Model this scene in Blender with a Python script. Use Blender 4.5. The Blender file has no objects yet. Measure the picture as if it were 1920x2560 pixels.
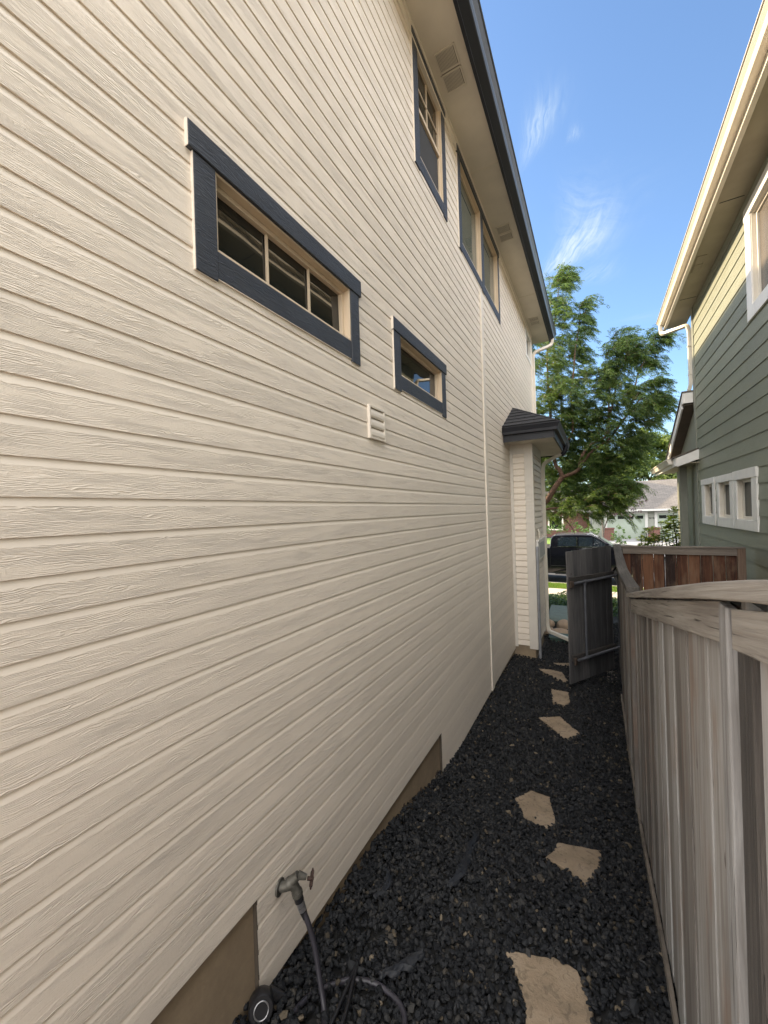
import bpy, math, random
import numpy as np
from mathutils import Vector, Matrix, noise as mnoise
R = math.radians
S = bpy.context.scene
rng = np.random.RandomState(11)
random.seed(5)

# ------------------------------------------------------------------ camera, sky, sun, exposure
cam_d = bpy.data.cameras.new('camera')
cam = bpy.data.objects.new('camera', cam_d); S.collection.objects.link(cam)
cam.matrix_world = Matrix(((0.87558, 0.02749, 0.48229, 0), (0.48209, 0.01399, -0.87601, 0), (-0.03083, 0.99952, -0.00100, 2.5), (0, 0, 0, 1)))
cam_d.sensor_fit = 'HORIZONTAL'; cam_d.sensor_width = 36; cam_d.lens = 18.041
cam_d.clip_start = 0.05; cam_d.clip_end = 1500
S.camera = cam
S.view_settings.view_transform = 'Standard'; S.view_settings.look = 'None'
S.view_settings.exposure = 2.15; S.view_settings.gamma = 1
SUN = Vector((-1, 0.2, 0.6)).normalized()
EL = math.asin(SUN.z); AZ = math.atan2(SUN.x, SUN.y)
W = bpy.data.worlds.new('World'); S.world = W; W.use_nodes = True
wt = W.node_tree; wn = wt.nodes; wl = wt.links
sky = wn.new('ShaderNodeTexSky'); sky.sky_type = 'NISHITA'; sky.sun_disc = False
sky.sun_elevation = EL; sky.sun_rotation = AZ; sky.air_density = 1.0; sky.dust_density = 0.4; sky.ozone_density = 2.0
bg = wn['Background']; bg.inputs[1].default_value = 0.07

def wmath(op, *ins):
    n = wn.new('ShaderNodeMath'); n.operation = op
    for i, v in enumerate(ins):
        if isinstance(v, (int, float)): n.inputs[i].default_value = v
        else: wl.new(v, n.inputs[i])
    return n.outputs[0]
tc = wn.new('ShaderNodeTexCoord')
cn = wn.new('ShaderNodeTexNoise'); cn.inputs['Scale'].default_value = 9; cn.inputs['Detail'].default_value = 6; cn.inputs['Distortion'].default_value = 0.6
wl.new(tc.outputs['Generated'], cn.inputs['Vector'])
total = None
for A, B, wd, st in (((-0.0818, 0.8736, 0.4798), (0.0323, 0.8412, 0.5398), .016, 1.15), ((-0.1010, 0.7600, 0.6420), (-0.0426, 0.7165, 0.6963), .012, .65),
                 ((-0.0156, 0.887, 0.4614), (0.0507, 0.8815, 0.4700), .010, .35), ((-0.0262, 0.7626, 0.6462), (-0.006, 0.7569, 0.6536), .006, .3),
                 ((0.06, 0.925, 0.375), (0.20, 0.910, 0.362), .006, .25), ((-0.03, .80, .60), (0.03, .86, .51), .034, .38)):
    A = Vector(A).normalized(); B = Vector(B).normalized(); M = (A + B).normalized(); e1 = (B - A).normalized(); e2 = M.cross(e1).normalized(); h = (B - A).length / 2
    def dot(v):
        n = wn.new('ShaderNodeVectorMath'); n.operation = 'DOT_PRODUCT'; wl.new(tc.outputs['Generated'], n.inputs[0]); n.inputs[1].default_value = v; return n.outputs['Value']
    a = wmath('DIVIDE', dot(e1), h)
    b = wmath('ADD', dot(e2), wmath('MULTIPLY', wmath('SUBTRACT', cn.outputs['Fac'], .5), wd * 3.2))
    b = wmath('DIVIDE', b, wmath('MULTIPLY', wmath('ADD', a, 2.0), wd * .75))
    ga = wmath('EXPONENT', wmath('MULTIPLY', wmath('POWER', wmath('ABSOLUTE', a), 2.6), -1.0))
    gb = wmath('EXPONENT', wmath('MULTIPLY', wmath('MULTIPLY', b, b), -1.0))
    front = wmath('GREATER_THAN', dot(M), 0)
    cv = wn.new('ShaderNodeCombineXYZ'); wl.new(wmath('MULTIPLY', a, .9), cv.inputs[0]); wl.new(wmath('MULTIPLY', wmath('ADD', b, a), 1.7), cv.inputs[1]); cv.inputs[2].default_value = wd * 900
    sn = wn.new('ShaderNodeTexNoise'); sn.inputs['Scale'].default_value = 1.6; sn.inputs['Detail'].default_value = 7; sn.inputs['Roughness'].default_value = .6; sn.inputs['Distortion'].default_value = .5; wl.new(cv.outputs[0], sn.inputs['Vector'])
    fb = wmath('MULTIPLY', wmath('SUBTRACT', sn.outputs['Fac'], .30), 2.6); fb.node.use_clamp = True
    m = wmath('MULTIPLY', wmath('MULTIPLY', wmath('MULTIPLY', ga, gb), fb), wmath('MULTIPLY', front, st * 1.25))
    total = m if total is None else wmath('ADD', total, m)
total = wmath('MULTIPLY', total, wmath('ADD', wmath('MULTIPLY', cn.outputs['Fac'], 1.3), .1))
mx = wn.new('ShaderNodeMix'); mx.data_type = 'RGBA'; mx.clamp_factor = True
tint = wn.new('ShaderNodeMix'); tint.data_type = 'RGBA'; tint.blend_type = 'MULTIPLY'; tint.inputs[0].default_value = 1; wl.new(sky.outputs[0], tint.inputs[6]); tint.inputs[7].default_value = (.90, .985, 1.04, 1)
wl.new(total, mx.inputs[0]); wl.new(tint.outputs[2], mx.inputs[6]); mx.inputs[7].default_value = (2.6, 3.1, 3.5, 1)
# bank of unseen bright cloud, added as fill light behind and right of the passage
fill_bank = wmath('MULTIPLY', wmath('ADD', dot((.25, -.93, .10)), .22), 2.2); fill_bank.node.use_clamp = True
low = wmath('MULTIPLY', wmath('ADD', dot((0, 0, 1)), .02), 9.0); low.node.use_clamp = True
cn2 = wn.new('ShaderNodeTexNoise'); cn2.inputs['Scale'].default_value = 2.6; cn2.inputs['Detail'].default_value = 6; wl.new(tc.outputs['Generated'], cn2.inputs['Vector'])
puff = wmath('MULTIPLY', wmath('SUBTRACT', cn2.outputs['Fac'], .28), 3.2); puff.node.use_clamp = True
cm = wmath('MULTIPLY', wmath('MULTIPLY', fill_bank, low), puff)
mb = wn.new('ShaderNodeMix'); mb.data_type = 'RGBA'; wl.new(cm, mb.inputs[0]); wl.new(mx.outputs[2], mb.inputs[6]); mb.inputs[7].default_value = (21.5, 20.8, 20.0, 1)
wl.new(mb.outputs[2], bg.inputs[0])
sd = bpy.data.lights.new('sun', 'SUN'); sd.energy = 3.0; sd.angle = R(0.53); sd.color = (1, 0.80, 0.54)
so = bpy.data.objects.new('sun', sd); S.collection.objects.link(so); so.rotation_euler = (-SUN).to_track_quat('-Z', 'Y').to_euler()

# ------------------------------------------------------------------ node helper
class Mat:
    def __init__(s, name, base=(.5, .5, .5), rough=.6, metal=0, spec=.5, coat=0):
        s.m = bpy.data.materials.new(name); s.m.use_nodes = True; s.nt = s.m.node_tree; s.n = s.nt.nodes
        s.b = s.n['Principled BSDF']
        s.set('Base Color', base); s.set('Roughness', rough); s.set('Metallic', metal); s.set('Specular IOR Level', spec); s.set('Coat Weight', coat)
        s._tc = None
    def set(s, k, v):
        i = s.b.inputs[k]
        if hasattr(v, 'node'): s.nt.links.new(v, i)
        elif isinstance(v, tuple): i.default_value = (*v[:3], 1)
        else: i.default_value = v
    def put(s, sock, v):
        if hasattr(v, 'node'): s.nt.links.new(v, sock)
        elif v is not None: sock.default_value = v
    def co(s):
        if not s._tc: s._tc = s.n.new('ShaderNodeTexCoord')
        return s._tc.outputs['Object']
    def map(s, sc, loc=(0, 0, 0), vec=None):
        n = s.n.new('ShaderNodeMapping'); n.inputs['Scale'].default_value = sc; n.inputs['Location'].default_value = loc
        s.put(n.inputs['Vector'], vec or s.co()); return n.outputs[0]
    def noise(s, scale=5, detail=4, rough=.55, vec=None, dist=0, out='Fac'):
        n = s.n.new('ShaderNodeTexNoise'); n.inputs['Scale'].default_value = scale; n.inputs['Detail'].default_value = detail
        n.inputs['Roughness'].default_value = rough; n.inputs['Distortion'].default_value = dist
        s.put(n.inputs['Vector'], vec or s.co()); return n.outputs[out]
    def white(s, v):
        n = s.n.new('ShaderNodeTexWhiteNoise'); n.noise_dimensions = '1D'; s.put(n.inputs['W'], v); return n.outputs['Value']
    def math(s, op, a, b=None, c=None, clamp=False):
        n = s.n.new('ShaderNodeMath'); n.operation = op; n.use_clamp = clamp
        for i, v in enumerate((a, b, c)): s.put(n.inputs[i], v)
        return n.outputs[0]
    def sep(s, v=None):
        n = s.n.new('ShaderNodeSeparateXYZ'); s.put(n.inputs[0], v or s.co()); return n.outputs
    def comb(s, x, y, z):
        n = s.n.new('ShaderNodeCombineXYZ')
        for i, v in enumerate((x, y, z)): s.put(n.inputs[i], v)
        return n.outputs[0]
    def ramp(s, f, *st):
        n = s.n.new('ShaderNodeValToRGB'); s.put(n.inputs[0], f); e = n.color_ramp.elements
        while len(e) < len(st): e.new(.5)
        for el, (p, c) in zip(e, st): el.position = p; el.color = (*c, 1) if isinstance(c, tuple) else (c, c, c, 1)
        return n.outputs[0]
    def mix(s, f, a, b, mode='MIX'):
        n = s.n.new('ShaderNodeMix'); n.data_type = 'RGBA'; n.blend_type = mode
        s.put(n.inputs[0], f)
        for i, v in ((6, a), (7, b)): s.put(n.inputs[i], (*v, 1) if isinstance(v, tuple) else v)
        return n.outputs[2]
    def bump(s, h, strength=1, dist=.001):
        n = s.n.new('ShaderNodeBump'); n.inputs['Strength'].default_value = strength; n.inputs['Distance'].default_value = dist
        s.put(n.inputs['Height'], h); s.nt.links.new(n.outputs[0], s.b.inputs['Normal'])

def plain(name, c, rough=.55, var=.12, sc=6, metal=0, coat=0, bump=0, bsc=80):
    m = Mat(name, c, rough, metal, coat=coat)
    f = m.noise(sc, 5); lo = tuple(x * (1 - var) for x in c); hi = tuple(min(1, x * (1 + var)) for x in c)
    m.set('Base Color', m.ramp(f, (.3, lo), (.7, hi)))
    if bump: m.bump(m.noise(bsc, 4), 1, bump)
    return m.m

def grain_relief(m, along, up, seed, pitch=.0046, n_off=None):
    """cathedral-like embossed wood grain: wavy ridges running along one axis"""
    v = m.comb(m.math('MULTIPLY', along, 3.4), m.math('MULTIPLY', up, 20), seed)
    w1 = m.noise(1, 3, .5, vec=v)
    v2 = m.comb(m.math('MULTIPLY', along, 17), m.math('MULTIPLY', up, 60), seed)
    w2 = m.noise(1, 2, .5, vec=v2)
    ph = m.math('ADD', m.math('DIVIDE', up, pitch), m.math('ADD', m.math('MULTIPLY', w1, 11.0), m.math('MULTIPLY', w2, 2.6)))
    r = m.math('SINE', m.math('MULTIPLY', ph, 6.283))
    amp = m.noise(1, 2, .6, vec=m.comb(m.math('MULTIPLY', along, 5), m.math('MULTIPLY', up, 30), seed))
    amp = m.math('MULTIPLY', m.math('SUBTRACT', amp, .30), 3.0, clamp=True)
    fine = m.noise(1, 2, .5, vec=m.comb(m.math('MULTIPLY', along, 160), m.math('MULTIPLY', up, 90), seed))
    return m.math('ADD', m.math('MULTIPLY', m.math('MAXIMUM', r, -.3), amp), m.math('MULTIPLY', fine, .7))

def siding_mat(name, c, course, phase, axis='Y', smooth=False, wear=.06, strength=.9):
    m = Mat(name, c, .5)
    xyz = m.sep(); al = xyz[1] if axis == 'Y' else xyz[0]; z = xyz[2]
    k = m.math('FLOOR', m.math('DIVIDE', m.math('SUBTRACT', z, phase), course))
    rnd = m.white(k)
    big = m.noise(.8, 4)
    fine = m.noise(14, 4)
    f = m.math('ADD', m.math('MULTIPLY', rnd, .5), m.math('ADD', m.math('MULTIPLY', big, .8), m.math('MULTIPLY', fine, .35)))
    lo = tuple(x * (1 - wear) for x in c); hi = tuple(x * (1 + wear) for x in c)
    m.set('Base Color', m.ramp(f, (.45, lo), (1.15, hi)))
    if not smooth:
        h = grain_relief(m, al, z, m.math('MULTIPLY', rnd, 31.0))
        m.bump(h, strength, .0014)
    else: m.bump(m.noise(1, 3, vec=m.map((30, 30, 250) if axis == 'Y' else (30, 30, 250))), .35, .0006)
    return m.m

CREAM = (.745, .668, .572)
M = {}
M['cream'] = siding_mat('cream_siding', CREAM, .105, 2.569)
M['cream_smooth'] = siding_mat('cream_siding_groove', (.755, .68, .585), .105, 2.569, smooth=True)
M['cream_bay'] = siding_mat('cream_siding_bay', CREAM, .105, .13, axis='X', strength=.3)
M['cream_trim'] = plain('cream_trim', (.72, .655, .57), .5, .06, 5, bump=.0006, bsc=60)
M['tan_frame'] = plain('tan_frame', (.60, .49, .36), .4, .05, 5)
M['soffit'] = plain('soffit_paint', (.60, .55, .46), .7, .07, 3, bump=.0006, bsc=160)
M['green'] = siding_mat('green_siding', (.205, .212, .158), .2175, 4.255, strength=.6, wear=.10)
M['green_trim'] = plain('green_trim', (.20, .205, .165), .5, .08)
M['green_soffit'] = plain('green_soffit', (.30, .27, .20), .7, .08, 4)
M['white'] = plain('white_trim', (.72, .70, .66), .45, .06, 6, bump=.0008, bsc=40)
M['white_metal'] = plain('white_metal', (.63, .585, .50), .35, .05, 6)
M['navy_metal'] = plain('navy_metal', (.007, .009, .016), .55, .2, 4)
def navy():
    m = Mat('navy_trim', (.030, .038, .055), .5); xyz = m.sep()
    m.set('Base Color', m.ramp(m.noise(3, 5), (.3, (.030, .035, .046)), (.7, (.042, .049, .062))))
    m.bump(grain_relief(m, xyz[1], xyz[2], 3.0, .009), 1, .0014); return m.m
M['navy'] = navy()
def concrete(name, c, dark, sc=2.5):
    m = Mat(name, c, .85); f = m.noise(sc, 8, .65)
    g = m.noise(sc * 14, 5)
    m.set('Base Color', m.mix(m.ramp(g, (.35, 0.0), (.75, .35)), m.ramp(f, (.32, dark), (.68, c)), dark)); m.bump(m.noise(90, 5), 1, .0012); return m.m
M['foundation'] = concrete('tan_foundation', (.35, .27, .175), (.20, .15, .10))
M['sidewalk'] = concrete('sidewalk_concrete', (.52, .46, .38), (.42, .37, .30))
M['road'] = concrete('asphalt', (.075, .078, .082), (.05, .052, .056))
def stone():
    m = Mat('flagstone_tan', (.3, .23, .16), .85); a = m.noise(5, 8, .62); b_ = m.noise(23, 5, .6, dist=1.2); c_ = m.noise(150, 3)
    col = m.ramp(a, (.30, (.17, .128, .085)), (.5, (.265, .20, .132)), (.72, (.33, .26, .185)))
    col = m.mix(m.math('MULTIPLY', m.ramp(b_, (.54, 0.0), (.64, 1.0)), .55), col, (.10, .075, .05))
    col = m.mix(m.ramp(c_, (.58, 0.0), (.75, .5)), col, (.09, .075, .06))
    m.set('Base Color', col); m.bump(m.math('ADD', m.math('MULTIPLY', a, 2.0), m.math('ADD', b_, m.math('MULTIPLY', c_, .35))), 1, .006); return m.m
M['stone'] = stone()
M['boulder'] = concrete('river_boulder', (.42, .31, .21), (.28, .22, .17), 6)
M['earth'] = concrete('dark_soil', (.022, .022, .021), (.012, .012, .012), 8)
M['patio'] = concrete('patio_concrete', (.55, .42, .31), (.45, .34, .25))
def lawn():
    m = Mat('lawn_green', (.1, .17, .03), .9); m.set('Base Color', m.ramp(m.noise(30, 6, .7), (.3, (.06, .12, .018)), (.5, (.12, .20, .03)), (.75, (.22, .30, .06))))
    m.bump(m.noise(120, 4), 1, .03); return m.m
M['lawn'] = lawn()
def wood(name, cols, axis='Z', across='Y', board=None, boff=0, grain=60, rough=.85, crack=.42, bump=.0015, stain=None, slope=0):
    """weathered timber: streaks along one axis; each board (index across) gets a tone of its own"""
    m = Mat(name, cols[0], rough); xyz = dict(zip('XYZ', m.sep()))
    al = xyz[axis]; ac = xyz[across]
    if slope: ac = m.math('ADD', ac, m.math('MULTIPLY', al, slope))
    third = [xyz[k] for k in 'XYZ' if k not in (axis, across)][0]
    rnd = m.white(m.math('FLOOR', m.math('DIVIDE', m.math('SUBTRACT', ac, boff), board))) if board else 0.3
    seed = m.math('MULTIPLY', rnd, 37.0)
    v = m.comb(m.math('MULTIPLY', al, 2.4), m.math('MULTIPLY', ac, grain), m.math('ADD', seed, m.math('MULTIPLY', third, 40)))
    streak = m.noise(1, 5, .65, vec=v, dist=.4)
    v2 = m.comb(m.math('MULTIPLY', al, .9), m.math('MULTIPLY', ac, 9), seed)
    broad = m.noise(1, 4, .6, vec=v2, dist=.6)
    f = m.math('ADD', m.math('MULTIPLY', streak, .55), m.math('ADD', m.math('MULTIPLY', broad, .6), m.math('MULTIPLY', m.math('SUBTRACT', rnd, .5), .42)))
    col = m.ramp(f, *[(p, c) for p, c in zip((.34, .5, .62, .78), cols)])
    v3 = m.comb(m.math('MULTIPLY', al, 2.0), m.math('MULTIPLY', ac, grain * 1.6), seed)
    cr = m.ramp(m.noise(1, 3, .5, vec=v3, dist=.8), (.32, 1.0), (.37, 0.0))
    col = m.mix(m.math('MULTIPLY', cr, crack), col, (.02, .017, .014))
    kn = m.ramp(m.noise(1, 2, .5, vec=m.comb(m.math('MULTIPLY', al, 7.5), m.math('MULTIPLY', ac, 26), seed)), (.735, 0.0), (.765, 1.0))
    col = m.mix(m.math('MULTIPLY', kn, .75), col, (.03, .018, .012))
    if stain: col = m.mix(m.math('MULTIPLY', m.ramp(m.noise(1, 4, .6, vec=m.comb(m.math('MULTIPLY', al, 2.2), m.math('MULTIPLY', ac, 7), seed)), (.52, 0.0), (.66, 1.0)), stain[1]), col, stain[0])
    m.set('Base Color', col)
    m.bump(m.math('SUBTRACT', m.math('MULTIPLY', streak, 1.4), m.math('MULTIPLY', cr, 1.2)), 1, bump)
    return m.m
GW = [(.078, .068, .060), (.142, .129, .116), (.205, .192, .177), (.285, .278, .267)]
M['fence'] = wood('weathered_pickets', GW, 'Z', 'Y', .138, -.003, 55, stain=((.17, .105, .068), .5))
M['fence_rail'] = wood('weathered_rail', [(.13, .11, .095), (.21, .19, .165), (.27, .25, .22), (.36, .35, .33)], 'Y', 'Z', None, 0, 90, crack=.75, bump=.003, slope=.2075)
M['fence_batten'] = wood('pale_batten', [(.12, .112, .104), (.20, .195, .19), (.27, .268, .265), (.37, .37, .37)], 'Z', 'Y', None, 0, 80, crack=.7, bump=.003)
M['fence_post'] = wood('rough_post', [(.02, .017, .015), (.055, .048, .042), (.10, .09, .08), (.16, .15, .14)], 'Z', 'Y', None, 0, 120, bump=.006)
M['kick'] = wood('old_kickboard', [(.10, .085, .07), (.17, .145, .12), (.22, .19, .16), (.28, .25, .22)], 'Y', 'Z', None, 0, 70)
M['red_panel'] = wood('red_cedar_pickets', [(.016, .006, .004), (.042, .014, .006), (.078, .028, .012), (.15, .066, .032)], 'Z', 'X', .142, .31, 40, crack=.6, stain=((.25, .17, .11), .3))
M['red_rail'] = wood('grey_top_rail', [(.10, .08, .065), (.17, .14, .115), (.22, .19, .16), (.28, .25, .22)], 'X', 'Z', None, 0, 80)
M['gate'] = wood('dark_gate_boards', [(.026, .026, .028), (.052, .051, .054), (.080, .077, .078), (.13, .122, .118)], 'Z', 'X', .0785, .17, 60)
def shingles(name, c, c2, cx=.9, cz=.14, ax='XY'):
    m = Mat(name, c, .9); br = m.n.new('ShaderNodeTexBrick'); xyz = dict(zip('XYZ', m.sep()))
    m.put(br.inputs['Vector'], m.comb(xyz[ax[0]], xyz[ax[1]], 0.0)); br.inputs['Scale'].default_value = 1
    br.inputs['Brick Width'].default_value = cx; br.inputs['Row Height'].default_value = cz; br.inputs['Mortar Size'].default_value = .008
    br.inputs['Color1'].default_value = (*c, 1); br.inputs['Color2'].default_value = (*c2, 1); br.inputs['Mortar'].default_value = tuple(x * .35 for x in c) + (1,)
    m.set('Base Color', m.mix(m.ramp(m.noise(120, 3), (.3, 0.0), (.8, .5)), br.outputs['Color'], tuple(x * 1.5 for x in c)))
    m.bump(m.math('ADD', br.outputs['Fac'], m.noise(200, 2)), 1, -.004); return m.m
M['roof_dark'] = shingles('black_shingles', (.022, .023, .027), (.034, .034, .038), .33, .13)
M['roof_side'] = shingles('black_shingles_side', (.022, .023, .027), (.034, .034, .038), .33, .13, 'YX')
M['roof_tan'] = shingles('tan_shingles', (.098, .088, .08), (.14, .126, .112), .34, .17)
M['roof_brown'] = shingles('brown_shingles', (.09, .075, .06), (.13, .11, .09), .34, .15)
def glass(name, c=(.012, .014, .013), rough=.02, ior=1.52):
    m = Mat(name, c, rough, 0, .5); m.set('IOR', ior)
    m.bump(m.noise(3.5, 1), .25, .004); return m.m
M['glass'] = glass('dark_window_glass')
M['glass_grey'] = glass('grey_window_glass', (.10, .115, .10))
M['glass_low'] = glass('shaded_window_glass', (.010, .016, .014), .03, 1.22)
M['glass_screen'] = plain('insect_screen', (.035, .034, .033), .8)
M['glass_screen_warm'] = glass('screened_window_glass', (.10, .085, .07), .25)
M['glass_car'] = glass('tinted_car_glass', (.015, .022, .030), .02, 1.7)
M['blind'] = plain('roller_blind', (.45, .42, .36), .6, .05)
M['pipe'] = plain('grey_gate_pipe', (.10, .105, .12), .45, .2, 8, metal=.3)
M['galv'] = plain('galvanised_conduit', (.30, .31, .33), .45, .15, 10, metal=.5)
M['box_grey'] = plain('grey_box_paint', (.33, .34, .34), .5, .08)
M['tapmetal'] = plain('weathered_tap_brass', (.12, .115, .10), .55, .3, 40, metal=.6, bump=.0008, bsc=200)
M['steel'] = plain('brushed_steel', (.45, .45, .47), .3, .1, 20, metal=.9)
M['rust'] = plain('rusty_wheel', (.050, .028, .022), .6, .35, 60, metal=.3)
M['hose'] = plain('dark_rubber_hose', (.030, .028, .036), .45, .2, 20)
M['black'] = plain('black_plastic', (.012, .012, .014), .4, .2, 20)
M['fabric'] = plain('weed_fabric', (.011, .013, .017), .55, .35, 12, bump=.004, bsc=30)
M['green_plastic'] = plain('green_box_plastic', (.035, .07, .055), .5, .15, 6)
M['green_lid'] = plain('faded_green_lid', (.13, .165, .145), .75, .15, 10)
M['chrome'] = plain('chrome', (.7, .7, .7), .15, .02, 5, metal=1)
M['car'] = glass('black_car_paint', (.006, .006, .010), .08, 1.5)
M['tyre'] = plain('tyre_rubber', (.015, .015, .015), .8, .2, 20)
M['sage'] = plain('sage_wall', (.20, .21, .18), .6, .06)
M['sage_door'] = plain('sage_garage_door', (.24, .28, .235), .5, .04)
def brick():
    m = Mat('red_brick', (.2, .07, .05), .85); br = m.n.new('ShaderNodeTexBrick'); x = m.sep()
    m.put(br.inputs['Vector'], m.comb(x[0], x[2], 0.0)); br.inputs['Scale'].default_value = 1; br.inputs['Brick Width'].default_value = .22; br.inputs['Row Height'].default_value = .075; br.inputs['Mortar Size'].default_value = .008
    br.inputs['Color1'].default_value = (.12, .036, .024, 1); br.inputs['Color2'].default_value = (.075, .026, .018, 1); br.inputs['Mortar'].default_value = (.13, .10, .085, 1)
    m.set('Base Color', br.outputs['Color']); return m.m
M['brick'] = brick()
M['far_white'] = plain('far_white_paint', (.42, .42, .40), .5, .05)
M['drive'] = concrete('driveway_concrete', (.26, .26, .27), (.2, .2, .21))
M['bark'] = plain('reddish_bark', (.13, .075, .05), .9, .4, 14, bump=.02, bsc=25)
M['bark_grey'] = plain('grey_bark', (.10, .085, .07), .9, .4, 14, bump=.02, bsc=25)
M['wire'] = plain('wire_black', (.05, .05, .05), .6)
def leaf(name, lo, mid, hi, trans=.45, sc=2.2, rough=.5):
    m = bpy.data.materials.new(name); m.use_nodes = True; q = Mat.__new__(Mat); q.m = m; q.nt = m.node_tree; q.n = q.nt.nodes; q.b = q.n['Principled BSDF']; q._tc = None
    geo = q.n.new('ShaderNodeNewGeometry')
    f = q.math('ADD', q.math('MULTIPLY', geo.outputs['Random Per Island'], .55), q.math('MULTIPLY', q.noise(sc, 3), .6))
    col = q.ramp(f, (.25, lo), (.55, mid), (.95, hi)); q.set('Base Color', col); q.set('Roughness', rough); q.set('Specular IOR Level', .35)
    t = q.n.new('ShaderNodeBsdfTranslucent'); q.put(t.inputs[0], q.mix(1.0, col, (1.25, 1.25, .55), 'MULTIPLY'))
    s_ = q.n.new('ShaderNodeMixShader'); s_.inputs[0].default_value = trans; q.nt.links.new(q.b.outputs[0], s_.inputs[1]); q.nt.links.new(t.outputs[0], s_.inputs[2])
    q.nt.links.new(s_.outputs[0], q.n['Material Output'].inputs[0]); return m
M['locust'] = leaf('locust_leaf', (.028, .062, .022), (.062, .112, .030), (.16, .215, .052))
M['broad'] = leaf('broad_leaf', (.05, .085, .02), (.10, .15, .035), (.19, .23, .06))
M['plum'] = leaf('purple_leaf', (.035, .018, .028), (.075, .042, .06), (.17, .12, .14), .2)
M['laurel'] = leaf('glossy_shrub_leaf', (.03, .06, .012), (.07, .12, .02), (.24, .30, .05), .3, rough=.3)
M['shrub'] = leaf('soft_shrub_leaf', (.03, .07, .02), (.06, .12, .03), (.10, .17, .05), .3)
M['cover'] = leaf('ground_cover_leaf', (.015, .04, .012), (.035, .075, .02), (.07, .12, .03), .25)
def pebble_mat():
    m = Mat('dark_gravel', (.03, .03, .03), .75)
    g = m.n.new('ShaderNodeNewGeometry'); r_ = g.outputs['Random Per Island']
    m.set('Base Color', m.mix(m.ramp(m.noise(160, 3), (.3, 0.0), (.75, .35)), m.ramp(r_, (0, (.007, .008, .010)), (.45, (.0135, .015, .0175)), (.80, (.026, .0275, .030)), (.955, (.042, .040, .037)), (.985, (.085, .068, .046)), (1, (.19, .155, .11))), (.012, .012, .012)))
    m.b.inputs['Roughness'].default_value = .7; m.set('Specular IOR Level', .22); m.bump(m.noise(240, 3), 1, .0008); return m.m
M['pebble'] = pebble_mat()

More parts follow.
